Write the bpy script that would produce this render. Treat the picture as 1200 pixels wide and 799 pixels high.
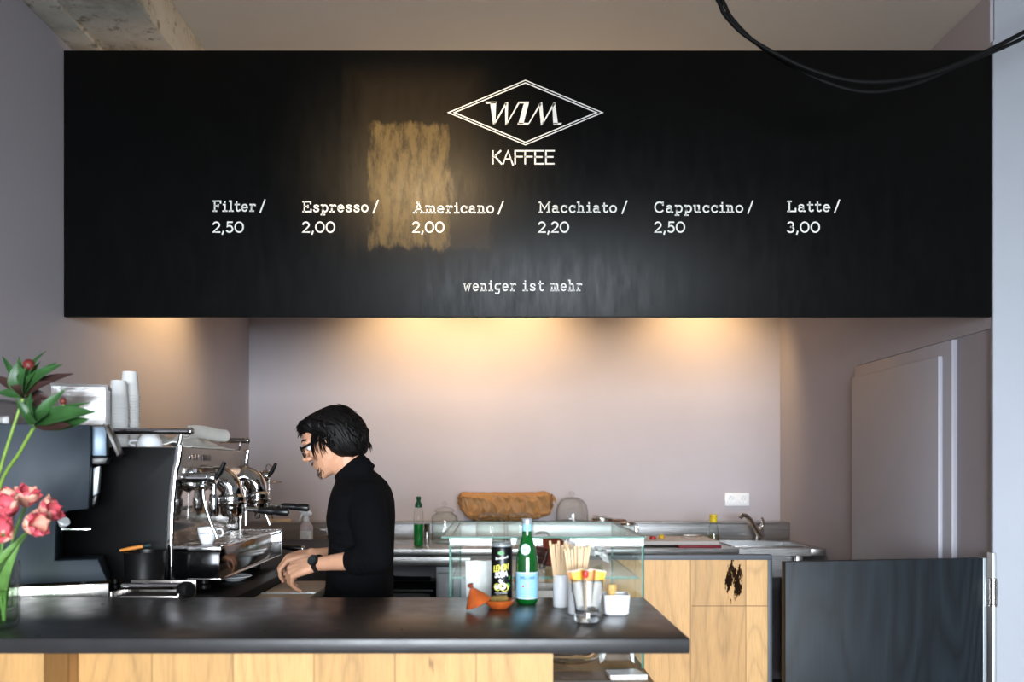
import bpy, bmesh, math, random
from mathutils import Vector, Matrix, Euler, Quaternion

random.seed(7)
for o in list(bpy.data.objects):
    bpy.data.objects.remove(o)
scene = bpy.context.scene
COL = scene.collection
R = math.radians

# ------------------------------------------------------------------ camera, light, exposure
EYE = 1.37
cam_d = bpy.data.cameras.new('camera')
cam_d.sensor_width = 36.0
cam_d.lens = 30.0
cam_d.shift_x = 17.0 / 1200
cam_d.shift_y = 147.5 / 1200
cam_d.clip_start = 0.05
cam_d.dof.use_dof = True
cam_d.dof.focus_distance = 3.3
cam_d.dof.aperture_fstop = 2.6
cam = bpy.data.objects.new('camera', cam_d)
cam.location = (0, 0, EYE)
cam.rotation_euler = (R(90), 0, 0)
COL.objects.link(cam)
scene.camera = cam

scene.view_settings.view_transform = 'Standard'
scene.view_settings.look = 'None'
scene.view_settings.exposure = 0.0
scene.view_settings.gamma = 1.0
scene.view_settings.use_curve_mapping = False

world = bpy.data.worlds.new('world')
scene.world = world
world.use_nodes = True
bgn = world.node_tree.nodes['Background']
bgn.inputs['Color'].default_value = (0.80, 0.90, 1.0, 1)
bgn.inputs['Strength'].default_value = 0.20


def area_light(name, loc, target, sx, sy, power, color):
    d = bpy.data.lights.new(name, 'AREA')
    d.shape = 'RECTANGLE'
    d.size, d.size_y = sx, sy
    d.energy = power
    d.color = color
    o = bpy.data.objects.new(name, d)
    o.location = loc
    o.rotation_euler = (Vector(target) - Vector(loc)).to_track_quat('-Z', 'Y').to_euler()
    COL.objects.link(o)
    return o


def spot_light(name, loc, target, angle, blend, power, color, radius=0.04):
    d = bpy.data.lights.new(name, 'SPOT')
    d.energy = power
    d.color = color
    d.spot_size = R(angle)
    d.spot_blend = blend
    d.shadow_soft_size = radius
    o = bpy.data.objects.new(name, d)
    o.location = loc
    o.rotation_euler = (Vector(target) - Vector(loc)).to_track_quat('-Z', 'Y').to_euler()
    COL.objects.link(o)
    return o


DAY = (0.84, 0.92, 1.0)
WARM = (1.0, 0.64, 0.29)
# the shop window behind the camera, mostly to the right
area_light('shop_window_daylight', (0.9, -7.0, 1.62), (0.5, 3.0, 1.3), 4.8, 2.7, 1780, DAY)
# warm track spots hanging behind the menu fascia, washing down the walls
spot_light('fascia_spot', (-1.20, 4.02, 2.40), (-1.58, 4.02, 2.02), 120, 0.8, 32, WARM, 0.05)
spot_light('fascia_spot', (-0.52, 5.04, 2.44), (-0.52, 5.50, 2.04), 126, 0.8, 32, WARM, 0.05)
spot_light('fascia_spot', (0.14, 5.04, 2.44), (0.14, 5.50, 2.04), 126, 0.8, 34, WARM, 0.05)
spot_light('fascia_spot', (1.28, 5.04, 2.44), (1.28, 5.50, 2.04), 126, 0.8, 32, WARM, 0.05)
# unseen spot added to brighten the ceiling above the board
spot_light('ceiling_fill', (0.20, 4.55, 2.45), (0.10, 3.70, 3.13), 140, 0.9, 23, (1.0, 0.70, 0.40), 0.05)
# warm track spot aimed at the board beside the logo
spot_light('board_spot', (-0.62, 1.0, 3.02), (-0.30, 3.155, 2.52), 30, 1.0, 310, (1.0, 0.72, 0.40), 0.05)


# ------------------------------------------------------------------ helpers
def at(px, py, Y):
    return Vector(((px - 583) * 0.001 * Y, Y, EYE - (py - 547) * 0.001 * Y))


def S(r, g, b):
    f = lambda c: (c / 255 / 12.92) if c / 255 <= 0.04045 else ((c / 255 + 0.055) / 1.055) ** 2.4
    return (f(r), f(g), f(b), 1)


def frame(axis):
    a = Vector(axis).normalized()
    h = Vector((0, 0, 1)) if abs(a.z) < 0.95 else Vector((1, 0, 0))
    u = h.cross(a).normalized()
    return u, a.cross(u).normalized(), a


class MB:
    def __init__(s):
        s.bm = bmesh.new()

    def _merge(s, tmp, M=None):
        me = bpy.data.meshes.new('tmp')
        if M is not None:
            bmesh.ops.transform(tmp, matrix=M, verts=tmp.verts)
        tmp.to_mesh(me)
        tmp.free()
        s.bm.from_mesh(me)
        bpy.data.meshes.remove(me)

    def box(s, x0, x1, y0, y1, z0, z1, bevel=0.0, seg=2, M=None):
        t = bmesh.new()
        bmesh.ops.create_cube(t, size=1)
        for v in t.verts:
            v.co = Vector((x0 + (v.co.x + .5) * (x1 - x0), y0 + (v.co.y + .5) * (y1 - y0), z0 + (v.co.z + .5) * (z1 - z0)))
        if bevel:
            bmesh.ops.bevel(t, geom=list(t.edges), offset=bevel, segments=seg, affect='EDGES', profile=0.5)
        s._merge(t, M)
        return s

    def ring_loft(s, rings, cap=True, closed=True, M=None):
        t = bmesh.new()
        vs = [[t.verts.new(Vector(p)) for p in r] for r in rings]
        for a, b in zip(vs[:-1], vs[1:]):
            n = len(a)
            for i in range(n if closed else n - 1):
                j = (i + 1) % n
                try:
                    t.faces.new((a[i], a[j], b[j], b[i]))
                except ValueError:
                    pass
        if cap and closed:
            t.faces.new(list(reversed(vs[0])))
            t.faces.new(vs[-1])
        bmesh.ops.remove_doubles(t, verts=t.verts, dist=1e-6)
        bmesh.ops.recalc_face_normals(t, faces=t.faces)
        s._merge(t, M)
        return s

    def lathe(s, prof, c=(0, 0, 0), axis=(0, 0, 1), n=28, closed=False, M=None, facet=None):
        """prof: (radius, height) pairs; closed: the profile is a loop (walls with thickness)."""
        u, v, a = frame(axis)
        c = Vector(c)
        pr = list(prof) + ([prof[0]] if closed else [])
        rings = []
        for r, h in pr:
            r = max(r, 1e-5)
            rings.append([c + a * h + (u * math.cos(2 * math.pi * k / n) + v * math.sin(2 * math.pi * k / n)) * (r * (facet(k, h) if facet else 1)) for k in range(n)])
        return s.ring_loft(rings, cap=not closed, M=M)

    def cyl(s, p0, p1, r0, r1=None, n=16, M=None):
        r1 = r0 if r1 is None else r1
        d = Vector(p1) - Vector(p0)
        return s.lathe([(r0, 0), (r1, d.length)], p0, d, n, M=M)

    def tube(s, pts, r, n=8, M=None, flat=1.0, loop=False):
        pts = [Vector(p) for p in pts]
        m = len(pts)
        rr = [r] * m if not hasattr(r, '__len__') else list(r)
        tang = []
        for i in range(m):
            if loop:
                d = pts[(i + 1) % m] - pts[i - 1]
            else:
                d = pts[min(i + 1, m - 1)] - pts[max(i - 1, 0)]
            tang.append(d.normalized())
        u, v, a = frame(tang[0])
        rings = []
        for i in range(m):
            u = (u - tang[i] * u.dot(tang[i])).normalized()
            v = tang[i].cross(u)
            rings.append([pts[i] + (u * math.cos(2 * math.pi * k / n) + v * flat * math.sin(2 * math.pi * k / n)) * rr[i] for k in range(n)])
        if loop:
            rings.append(rings[0])
        return s.ring_loft(rings, cap=not loop, M=M)

    def ball(s, c, r, nu=16, nv=10, M=None, rot=None):
        t = bmesh.new()
        bmesh.ops.create_uvsphere(t, u_segments=nu, v_segments=nv, radius=1)
        rx, ry, rz = (r, r, r) if not hasattr(r, '__len__') else r
        for v in t.verts:
            p = Vector((v.co.x * rx, v.co.y * ry, v.co.z * rz))
            if rot is not None:
                p = rot @ p
            v.co = p + Vector(c)
        s._merge(t, M)
        return s

    def prism(s, poly, o, ex, ey, ez, d0, d1, bevel=0.0, M=None):
        """polygon in the (ex, ey) plane at o, pushed along ez from d0 to d1"""
        o, ex, ey, ez = Vector(o), Vector(ex), Vector(ey), Vector(ez)
        t = bmesh.new()
        a = [t.verts.new(o + ex * x + ey * y + ez * d0) for x, y in poly]
        b = [t.verts.new(o + ex * x + ey * y + ez * d1) for x, y in poly]
        n = len(poly)
        t.faces.new(a)
        t.faces.new(list(reversed(b)))
        for i in range(n):
            t.faces.new((a[i], b[i], b[(i + 1) % n], a[(i + 1) % n]))
        bmesh.ops.recalc_face_normals(t, faces=t.faces)
        if bevel:
            bmesh.ops.bevel(t, geom=list(t.edges), offset=bevel, segments=2, affect='EDGES', profile=0.5)
        s._merge(t, M)
        return s

    def sheet(s, grid, thick=0.0, M=None):
        """grid: rows of points -> a surface, with thickness when asked"""
        t = bmesh.new()
        vs = [[t.verts.new(Vector(p)) for p in row] for row in grid]
        for a, b in zip(vs[:-1], vs[1:]):
            for i in range(len(a) - 1):
                t.faces.new((a[i], a[i + 1], b[i + 1], b[i]))
        if thick:
            bmesh.ops.recalc_face_normals(t, faces=t.faces)
            bmesh.ops.solidify(t, geom=list(t.faces), thickness=thick)
        s._merge(t, M)
        return s

    def poly(s, pts):
        t = bmesh.new()
        t.faces.new([t.verts.new(Vector(p)) for p in pts])
        s._merge(t)
        return s

    def build(s, name, mat, parent=None, loc=None, ang=40, smooth=True):
        me = bpy.data.meshes.new(name)
        off = Vector((0, 0, 0))
        if parent is not None:
            off = root_of(parent)
        elif loc is not None:
            off = Vector(loc)
        if off.length:
            bmesh.ops.translate(s.bm, vec=-off, verts=s.bm.verts)
        s.bm.to_mesh(me)
        s.bm.free()
        for m in (mat if isinstance(mat, (list, tuple)) else [mat]):
            me.materials.append(m)
        if smooth:
            me.polygons.foreach_set('use_smooth', [True] * len(me.polygons))
            me.set_sharp_from_angle(angle=R(ang))
        o = bpy.data.objects.new(name, me)
        COL.objects.link(o)
        if parent is not None:
            o.parent = parent
        else:
            o.location = off
        return o


def root_of(o):
    while o.parent is not None:
        o = o.parent
    return Vector(o.location)


def tag(o, label, cat, group=None):
    o['label'] = label
    o['category'] = cat
    if group:
        o['group'] = group
    return o


def thing(name, label, cat, loc=(0, 0, 0), group=None):
    o = bpy.data.objects.new(name, None)
    o.empty_display_size = 0.05
    COL.objects.link(o)
    o.location = loc
    return tag(o, label, cat, group)


def struct(o):
    o['kind'] = 'structure'
    return o


def dup(root, loc, rot=None, label=None):
    kids = [c for c in COL.objects if c.parent == root]
    r = root.copy()
    COL.objects.link(r)
    r.location = loc
    if rot is not None:
        r.rotation_euler = rot
    if label:
        r['label'] = label
    for ch in kids:
        c = ch.copy()
        COL.objects.link(c)
        c.parent = r
        for g in [k for k in COL.objects if k.parent == ch]:
            d = g.copy()
            COL.objects.link(d)
            d.parent = c
    return r


def smooth_pts(pts, k=6):
    """Catmull-Rom through the points"""
    P = [Vector(p) for p in pts]
    P = [P[0] * 2 - P[1]] + P + [P[-1] * 2 - P[-2]]
    out = []
    for i in range(1, len(P) - 2):
        for j in range(k):
            t = j / k
            a, b, c, d = P[i - 1], P[i], P[i + 1], P[i + 2]
            out.append(0.5 * ((2 * b) + (c - a) * t + (2 * a - 5 * b + 4 * c - d) * t * t + (3 * b - a - 3 * c + d) * t ** 3))
    out.append(P[-2])
    return out


# ------------------------------------------------------------------ materials
def nodes(name):
    m = bpy.data.materials.new(name)
    m.use_nodes = True
    nt = m.node_tree
    return m, nt, nt.nodes['Principled BSDF']


def mapping(nt, scale=(1, 1, 1), coord='Object'):
    tc = nt.nodes.new('ShaderNodeTexCoord')
    mp = nt.nodes.new('ShaderNodeMapping')
    mp.inputs['Scale'].default_value = scale
    nt.links.new(tc.outputs[coord], mp.inputs['Vector'])
    return mp.outputs['Vector']


def noise(nt, vec, scale, detail=4, rough=0.55):
    n = nt.nodes.new('ShaderNodeTexNoise')
    n.inputs['Scale'].default_value = scale
    n.inputs['Detail'].default_value = detail
    n.inputs['Roughness'].default_value = rough
    nt.links.new(vec, n.inputs['Vector'])
    return n.outputs['Fac']


def ramp(nt, fac, stops, interp='LINEAR'):
    r = nt.nodes.new('ShaderNodeValToRGB')
    r.color_ramp.interpolation = interp
    el = r.color_ramp.elements
    while len(el) < len(stops):
        el.new(0.5)
    for e, (p, c) in zip(el, stops):
        e.position = p
        e.color = c if len(c) == 4 else (*c, 1)
    nt.links.new(fac, r.inputs['Fac'])
    return r.outputs['Color']


def math_n(nt, op, a, b=None, clamp=False):
    n = nt.nodes.new('ShaderNodeMath')
    n.operation = op
    n.use_clamp = clamp
    for i, v in enumerate((a, b)):
        if v is None:
            continue
        if isinstance(v, (int, float)):
            n.inputs[i].default_value = v
        else:
            nt.links.new(v, n.inputs[i])
    return n.outputs[0]


def mixc(nt, fac, a, b, mode='MIX'):
    n = nt.nodes.new('ShaderNodeMix')
    n.data_type = 'RGBA'
    n.blend_type = mode
    for sock, v in ((n.inputs[0], fac), (n.inputs[6], a), (n.inputs[7], b)):
        if isinstance(v, (int, float)):
            sock.default_value = v
        elif isinstance(v, tuple):
            sock.default_value = v
        else:
            nt.links.new(v, sock)
    return n.outputs[2]


def bump(nt, bsdf, h, strength, dist=0.01):
    b = nt.nodes.new('ShaderNodeBump')
    b.inputs['Strength'].default_value = strength
    b.inputs['Distance'].default_value = dist
    nt.links.new(h, b.inputs['Height'])
    nt.links.new(b.outputs['Normal'], bsdf.inputs['Normal'])


def mat(name, col, rough=0.5, metal=0.0, var=0.0, vs=8.0, scale=(1, 1, 1), bmp=0.0, bs=60.0, coat=0.0, spec=0.5, sheen=0.0, sss=0.0, rvar=0.0):
    m, nt, b = nodes(name)
    b.inputs['Base Color'].default_value = col
    b.inputs['Roughness'].default_value = rough
    b.inputs['Metallic'].default_value = metal
    b.inputs['Coat Weight'].default_value = coat
    b.inputs['Coat Roughness'].default_value = 0.08
    b.inputs['Specular IOR Level'].default_value = spec
    b.inputs['Sheen Weight'].default_value = sheen
    if sss:
        b.inputs['Subsurface Weight'].default_value = sss
        b.inputs['Subsurface Radius'].default_value = (0.01, 0.004, 0.002)
    vec = mapping(nt, scale)
    if var or rvar:
        f = noise(nt, vec, vs, 5)
        if var:
            lo = tuple(max(0, c * (1 - var)) for c in col[:3]) + (1,)
            hi = tuple(min(1, c * (1 + var)) for c in col[:3]) + (1,)
            nt.links.new(ramp(nt, f, [(0.3, lo), (0.7, hi)]), b.inputs['Base Color'])
        if rvar:
            g = lambda x: (x, x, x, 1)
            nt.links.new(ramp(nt, f, [(0.3, g(max(0.02, rough - rvar))), (0.7, g(min(1, rough + rvar)))]), b.inputs['Roughness'])
    if bmp:
        bump(nt, b, noise(nt, vec, bs, 4), bmp)
    return m


def clear(name, tint=(0.97, 0.98, 0.97, 1), gloss=0.55, rough=0.02, edge=(0.55, 0.6, 0.58, 1)):
    """thin clear glass or acrylic: transparent, darker at grazing angles, with a Fresnel shine"""
    m = bpy.data.materials.new(name)
    m.use_nodes = True
    nt = m.node_tree
    nt.nodes.remove(nt.nodes['Principled BSDF'])
    out = nt.nodes['Material Output']
    lw = nt.nodes.new('ShaderNodeLayerWeight')
    lw.inputs['Blend'].default_value = 0.5
    tr = nt.nodes.new('ShaderNodeBsdfTransparent')
    nt.links.new(mixc(nt, math_n(nt, 'POWER', lw.outputs['Facing'], 4.0), tint, edge), tr.inputs['Color'])
    gl = nt.nodes.new('ShaderNodeBsdfGlossy')
    gl.inputs['Roughness'].default_value = rough
    lf = nt.nodes.new('ShaderNodeLayerWeight')
    lf.inputs['Blend'].default_value = 0.5
    fz = math_n(nt, 'ADD', 0.030 * gloss, math_n(nt, 'MULTIPLY', math_n(nt, 'POWER', lf.outputs['Facing'], 4.0), 0.55 * gloss), True)
    mx = nt.nodes.new('ShaderNodeMixShader')
    nt.links.new(fz, mx.inputs[0])
    nt.links.new(tr.outputs[0], mx.inputs[1])
    nt.links.new(gl.outputs[0], mx.inputs[2])
    nt.links.new(mx.outputs[0], out.inputs['Surface'])
    return m


def solid_glass(name, col, rough=0.0, ior=1.45):
    m, nt, b = nodes(name)
    b.inputs['Base Color'].default_value = col
    b.inputs['Roughness'].default_value = rough
    b.inputs['Transmission Weight'].default_value = 1.0
    b.inputs['IOR'].default_value = ior
    return m


def oak(name, tone, plank=0.17, seed=0.0, crack=None, hor=False):
    """vertical oak boards: grain along z, tone by board, dark seams and knots"""
    m, nt, b = nodes(name)
    tc = nt.nodes.new('ShaderNodeTexCoord')
    sep = nt.nodes.new('ShaderNodeSeparateXYZ')
    nt.links.new(tc.outputs['Object'], sep.inputs[0])
    X, Y, Z = sep.outputs
    xs = math_n(nt, 'ADD', math_n(nt, 'DIVIDE', math_n(nt, 'ADD', X, math_n(nt, 'MULTIPLY', Y, 0.37)), plank), seed)
    idx = math_n(nt, 'FLOOR', xs)
    wn = nt.nodes.new('ShaderNodeTexWhiteNoise')
    wn.noise_dimensions = '1D'
    nt.links.new(idx, wn.inputs['W'])
    rnd = wn.outputs['Value']
    # grain
    cmb = nt.nodes.new('ShaderNodeCombineXYZ')
    nt.links.new(math_n(nt, 'ADD', X, math_n(nt, 'MULTIPLY', rnd, 9.0)), cmb.inputs[0])
    nt.links.new(Y, cmb.inputs[1])
    nt.links.new(math_n(nt, 'MULTIPLY', Z, 0.09), cmb.inputs[2])
    vec = cmb.outputs[0]
    broad = noise(nt, vec, 22, 4)
    fine = noise(nt, vec, 190, 3)
    cmb2 = nt.nodes.new('ShaderNodeCombineXYZ')
    nt.links.new(math_n(nt, 'ADD', X, math_n(nt, 'MULTIPLY', rnd, 5.0)), cmb2.inputs[0])
    nt.links.new(math_n(nt, 'MULTIPLY', Z, 0.22), cmb2.inputs[2])
    on = noise(nt, cmb2.outputs[0], 6.5, 1.5, 0.4)
    wfac = math_n(nt, 'PINGPONG', math_n(nt, 'MULTIPLY', on, 18), 1.0)
    t = lambda k: tuple(min(1, c * k) for c in tone[:3]) + (1,)
    c0 = ramp(nt, broad, [(0.3, t(0.68)), (0.5, t(1.0)), (0.72, t(1.22))])
    c1 = mixc(nt, 0.55, c0, ramp(nt, wfac, [(0.0, t(0.62)), (0.3, t(0.98)), (1, t(1.14))]))
    c2 = mixc(nt, 0.28, c1, ramp(nt, fine, [(0.35, t(0.68)), (0.6, t(1.1))]))
    c3 = mixc(nt, 1.0, c2, ramp(nt, rnd, [(0, (0.82, 0.78, 0.72)), (0.5, (1, 1, 1)), (1, (1.0, 0.93, 0.84))]), 'MULTIPLY')
    # cracks and knots: sparse, long in the grain
    cmb3 = nt.nodes.new('ShaderNodeCombineXYZ')
    nt.links.new(X, cmb3.inputs[0])
    nt.links.new(math_n(nt, 'MULTIPLY', Z, 0.3), cmb3.inputs[2])
    kn = noise(nt, cmb3.outputs[0], 13, 3, 0.6)
    km = ramp(nt, kn, [(0.68, (0, 0, 0)), (0.73, (1, 1, 1))])
    c4 = mixc(nt, math_n(nt, 'MULTIPLY', km, 0.85), c3, S(70, 44, 26))
    if crack:
        cx, cz, w, h = crack
        dx = math_n(nt, 'DIVIDE', math_n(nt, 'SUBTRACT', X, cx), w)
        dz = math_n(nt, 'DIVIDE', math_n(nt, 'SUBTRACT', Z, cz), h)
        rad = math_n(nt, 'ADD', math_n(nt, 'POWER', math_n(nt, 'ABSOLUTE', dx), 2), math_n(nt, 'POWER', math_n(nt, 'ABSOLUTE', dz), 2))
        near = math_n(nt, 'SUBTRACT', 1.0, rad, True)
        cn = noise(nt, mapping(nt, (1, 1, 0.28)), 46, 5, 0.7)
        cm = ramp(nt, math_n(nt, 'ADD', cn, math_n(nt, 'MULTIPLY', near, 0.20)), [(0.62, (0, 0, 0)), (0.66, (1, 1, 1))])
        c4 = mixc(nt, math_n(nt, 'MULTIPLY', cm, math_n(nt, 'MULTIPLY', near, 3.0, True), True), c4, S(30, 18, 12))
        drk = math_n(nt, 'MULTIPLY', cm, math_n(nt, 'MULTIPLY', near, 3.0, True), True)
        nt.links.new(math_n(nt, 'MULTIPLY', math_n(nt, 'SUBTRACT', 1.0, drk), 0.28), b.inputs['Specular IOR Level'])
        hseam = math_n(nt, 'MULTIPLY', math_n(nt, 'LESS_THAN', math_n(nt, 'ABSOLUTE', math_n(nt, 'SUBTRACT', Z, 0.861)), 0.0022), math_n(nt, 'GREATER_THAN', X, 0.7115))
        c4 = mixc(nt, math_n(nt, 'MULTIPLY', hseam, 0.6), c4, S(96, 62, 34))
    fr = math_n(nt, 'FRACT', xs)
    seam = ramp(nt, math_n(nt, 'ABSOLUTE', math_n(nt, 'SUBTRACT', fr, 0.5)), [(0.485, (0, 0, 0)), (0.497, (1, 1, 1))])
    c5 = mixc(nt, math_n(nt, 'MULTIPLY', seam, 0.55), c4, S(96, 62, 34))
    nt.links.new(c5, b.inputs['Base Color'])
    b.inputs['Roughness'].default_value = 0.46
    b.inputs['Specular IOR Level'].default_value = 0.28
    bump(nt, b, fine, 0.12, 0.004)
    return m


def stained_veneer(name):
    """dark blue-grey stained plywood with its cathedral grain still showing"""
    m, nt, b = nodes(name)
    n = noise(nt, mapping(nt, (1.0, 1.0, 0.20)), 4.2, 1.5, 0.4)
    wfac = math_n(nt, 'PINGPONG', math_n(nt, 'MULTIPLY', n, 22), 1.0)
    f = noise(nt, mapping(nt, (1, 1, 0.03)), 160, 3)
    c = ramp(nt, wfac, [(0.0, S(13, 17, 21)), (0.35, S(19, 25, 30)), (1, S(26, 33, 39))])
    c = mixc(nt, 0.22, c, ramp(nt, f, [(0.35, S(11, 14, 17)), (0.65, S(34, 41, 48))]))
    nt.links.new(c, b.inputs['Base Color'])
    b.inputs['Roughness'].default_value = 0.5
    b.inputs['Specular IOR Level'].default_value = 0.35
    bump(nt, b, wfac, 0.05, 0.003)
    return m


def board_paint(name):
    """black board paint with reworked brown patches, lamp glare and its halo painted in"""
    m, nt, b = nodes(name)
    tc = nt.nodes.new('ShaderNodeTexCoord')
    sep = nt.nodes.new('ShaderNodeSeparateXYZ')
    nt.links.new(tc.outputs['Object'], sep.inputs[0])
    X, Z = sep.outputs[0], sep.outputs[2]
    vec = mapping(nt)
    n1 = noise(nt, vec, 9, 5, 0.65)
    ns = noise(nt, mapping(nt, (1, 1, 0.25)), 26, 5, 0.7)
    wob = math_n(nt, 'MULTIPLY', math_n(nt, 'SUBTRACT', ns, 0.5), 0.10)

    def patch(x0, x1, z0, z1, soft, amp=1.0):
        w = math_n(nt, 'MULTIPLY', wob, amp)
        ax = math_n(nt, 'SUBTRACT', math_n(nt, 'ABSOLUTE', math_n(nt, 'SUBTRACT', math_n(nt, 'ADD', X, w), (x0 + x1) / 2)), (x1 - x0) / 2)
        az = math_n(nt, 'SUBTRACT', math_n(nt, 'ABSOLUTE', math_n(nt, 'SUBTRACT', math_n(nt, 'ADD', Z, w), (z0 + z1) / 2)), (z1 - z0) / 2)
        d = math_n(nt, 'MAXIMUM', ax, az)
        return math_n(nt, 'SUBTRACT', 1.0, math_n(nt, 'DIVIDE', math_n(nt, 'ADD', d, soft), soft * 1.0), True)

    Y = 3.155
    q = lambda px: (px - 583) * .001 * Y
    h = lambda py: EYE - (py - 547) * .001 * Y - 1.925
    p1 = patch(q(433), q(527), h(292), h(143), 0.018)  # reworked patch, lamp glare painted in as lighter brown
    halo = patch(q(398), q(575), h(297), h(72), 0.10, 1.3)  # soft brown halo, the spotlight's glow painted into the colour
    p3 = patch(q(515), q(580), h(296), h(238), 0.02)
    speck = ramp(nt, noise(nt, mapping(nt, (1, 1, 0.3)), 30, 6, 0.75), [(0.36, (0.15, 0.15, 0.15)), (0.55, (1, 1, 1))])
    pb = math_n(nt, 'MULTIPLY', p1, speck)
    pd = math_n(nt, 'MAXIMUM', math_n(nt, 'MULTIPLY', halo, 0.35), math_n(nt, 'MULTIPLY', p3, 0.45))
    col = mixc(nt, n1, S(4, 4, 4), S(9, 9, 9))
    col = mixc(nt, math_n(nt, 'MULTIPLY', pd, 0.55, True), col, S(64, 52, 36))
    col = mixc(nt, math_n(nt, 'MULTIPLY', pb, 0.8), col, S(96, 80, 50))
    nt.links.new(col, b.inputs['Base Color'])
    ro = ramp(nt, ns, [(0.3, (0.30, 0.30, 0.30)), (0.7, (0.42, 0.42, 0.42))])
    nt.links.new(ro, b.inputs['Roughness'])
    b.inputs['Specular IOR Level'].default_value = 0.13
    bump(nt, b, ns, 0.10, 0.003)
    return m


def stained_plaster(name):
    m, nt, b = nodes(name)
    vec = mapping(nt)
    a = noise(nt, vec, 5, 6, 0.65)
    v = noise(nt, vec, 17, 5, 0.7)
    c = ramp(nt, a, [(0.30, S(176, 166, 146)), (0.5, S(222, 216, 200)), (0.7, S(234, 230, 218))])
    c = mixc(nt, math_n(nt, 'MULTIPLY', ramp(nt, v, [(0.56, (0, 0, 0)), (0.66, (1, 1, 1))]), 0.7), c, S(122, 106, 82))
    nt.links.new(c, b.inputs['Base Color'])
    b.inputs['Roughness'].default_value = 0.85
    bump(nt, b, a, 0.3, 0.02)
    return m


def brushed(name, col=(0.52, 0.51, 0.50, 1), rough=0.3, stretch=(0.02, 1, 1)):
    m, nt, b = nodes(name)
    b.inputs['Base Color'].default_value = col
    b.inputs['Metallic'].default_value = 1.0
    f = noise(nt, mapping(nt, stretch), 240, 3)
    g = lambda x: (x, x, x, 1)
    nt.links.new(ramp(nt, f, [(0.3, g(rough - 0.08)), (0.7, g(rough + 0.10))]), b.inputs['Roughness'])
    return m


M_wall = mat('wall_paint', S(175, 169, 174), 0.85, var=0.03, vs=2.5, bmp=0.05, bs=90)
M_wall_r = mat('wall_paint_right', S(174, 169, 175), 0.85, var=0.03, vs=2.5, bmp=0.05, bs=90)
M_pillar = mat('pillar_paint', S(164, 168, 176), 0.8, var=0.02, vs=3, bmp=0.05, bs=90)
M_ceil = mat('ceiling_paint', S(196, 190, 180), 0.9, var=0.03, vs=1.6)
M_plaster = stained_plaster('stained_plaster')
M_floor = mat('floor_concrete', S(64, 60, 56), 0.6, var=0.12, vs=5)
M_door = mat('door_paint', S(166, 164, 172), 0.45, var=0.02, vs=6)
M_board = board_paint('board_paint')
M_ink = mat('white_board_lettering', S(226, 224, 218), 0.7, var=0.10, vs=60)
M_top = mat('charcoal_laminate', S(42, 41, 42), 0.32, var=0.06, vs=14, rvar=0.05, bmp=0.03, bs=200, spec=0.38)
M_oak = oak('oak_boards', S(198, 156, 102), 0.19, 0.3)
M_oak2 = oak('oak_boards_knotty', S(194, 152, 100), 0.203, 0.512, crack=(0.864, 0.955, 0.040, 0.10))
M_oakdark = oak('oak_shelf', S(150, 118, 84), 0.3, 0.1)
M_slate = mat('slate_edge', S(70, 76, 84), 0.5, var=0.08, vs=20)
M_veneer = stained_veneer('blue_grey_veneer')
M_steel = brushed('brushed_steel')
M_steel_d = brushed('brushed_steel_ledge', (0.45, 0.45, 0.45, 1), 0.33)
M_chrome = mat('chrome', (0.75, 0.75, 0.76, 1), 0.07, 1.0, rvar=0.03, vs=30)
M_polish = mat('polished_steel', (0.58, 0.56, 0.54, 1), 0.10, 1.0, rvar=0.04, vs=10)
M_satin = mat('satin_steel', (0.50, 0.47, 0.44, 1), 0.28, 1.0, rvar=0.05, vs=12)
M_alu = mat('aluminium_edge', S(196, 204, 208), 0.35, 0.6)
M_black = mat('black_plastic', S(15, 15, 16), 0.35, var=0.1, vs=40)
M_blackm = mat('black_satin_panel', S(9, 9, 10), 0.5, var=0.1, vs=20, spec=0.12)
M_rubber = mat('black_rubber', S(10, 10, 10), 0.7, var=0.1, vs=60, spec=0.2)
M_gunmetal = mat('gunmetal_coating', S(40, 49, 58), 0.5, 0.15, var=0.2, vs=7, rvar=0.06, spec=0.3)
M_white = mat('white_ceramic', S(232, 234, 236), 0.22, var=0.02, vs=10, coat=0.3)
M_paper = mat('white_paper', S(234, 234, 232), 0.75, var=0.02, vs=40)
M_cloth = mat('white_cloth', S(220, 218, 210), 0.95, var=0.06, vs=14, bmp=0.3, bs=220, sheen=0.2)
M_glass = clear('clear_glass', edge=(0.42, 0.46, 0.45, 1), gloss=0.9)
M_pane = clear('case_glass', (0.985, 0.995, 0.99, 1), 0.8, edge=(0.80, 0.90, 0.87, 1))
M_pane_e = mat('case_glass_edge', S(34, 104, 86), 0.35, var=0.15, vs=30, spec=0.3)
M_acryl = clear('clear_acrylic', (0.90, 0.90, 0.90, 1), 0.9, 0.12, (0.5, 0.5, 0.5, 1))
scene.cycles.transparent_max_bounces = 40
M_tumbler = solid_glass('tumbler_glass', (0.98, 0.99, 1, 1))
M_kraft = mat('kraft_paper', S(158, 116, 72), 0.6, var=0.10, vs=9, bmp=0.25, bs=28, spec=0.4)
M_wood = mat('birch_wood', S(222, 190, 148), 0.6, var=0.08, vs=30, scale=(1, 1, 0.1))
M_board_w = mat('pale_board', S(196, 176, 148), 0.55, var=0.06, vs=20, scale=(0.2, 1, 1))
M_terra = mat('glazed_terracotta', S(178, 84, 34), 0.28, var=0.22, vs=30, coat=0.3)
M_skin = mat('skin', S(214, 160, 128), 0.5, var=0.06, vs=24, sss=0.12, bmp=0.04, bs=300)
M_knit = mat('black_knit', S(10, 10, 13), 0.95, var=0.15, vs=90, bmp=0.35, bs=420, spec=0.1)
M_hair = mat('black_hair', S(13, 10, 10), 0.55, var=0.3, vs=60, scale=(1, 1, 0.3), spec=0.22)
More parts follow.
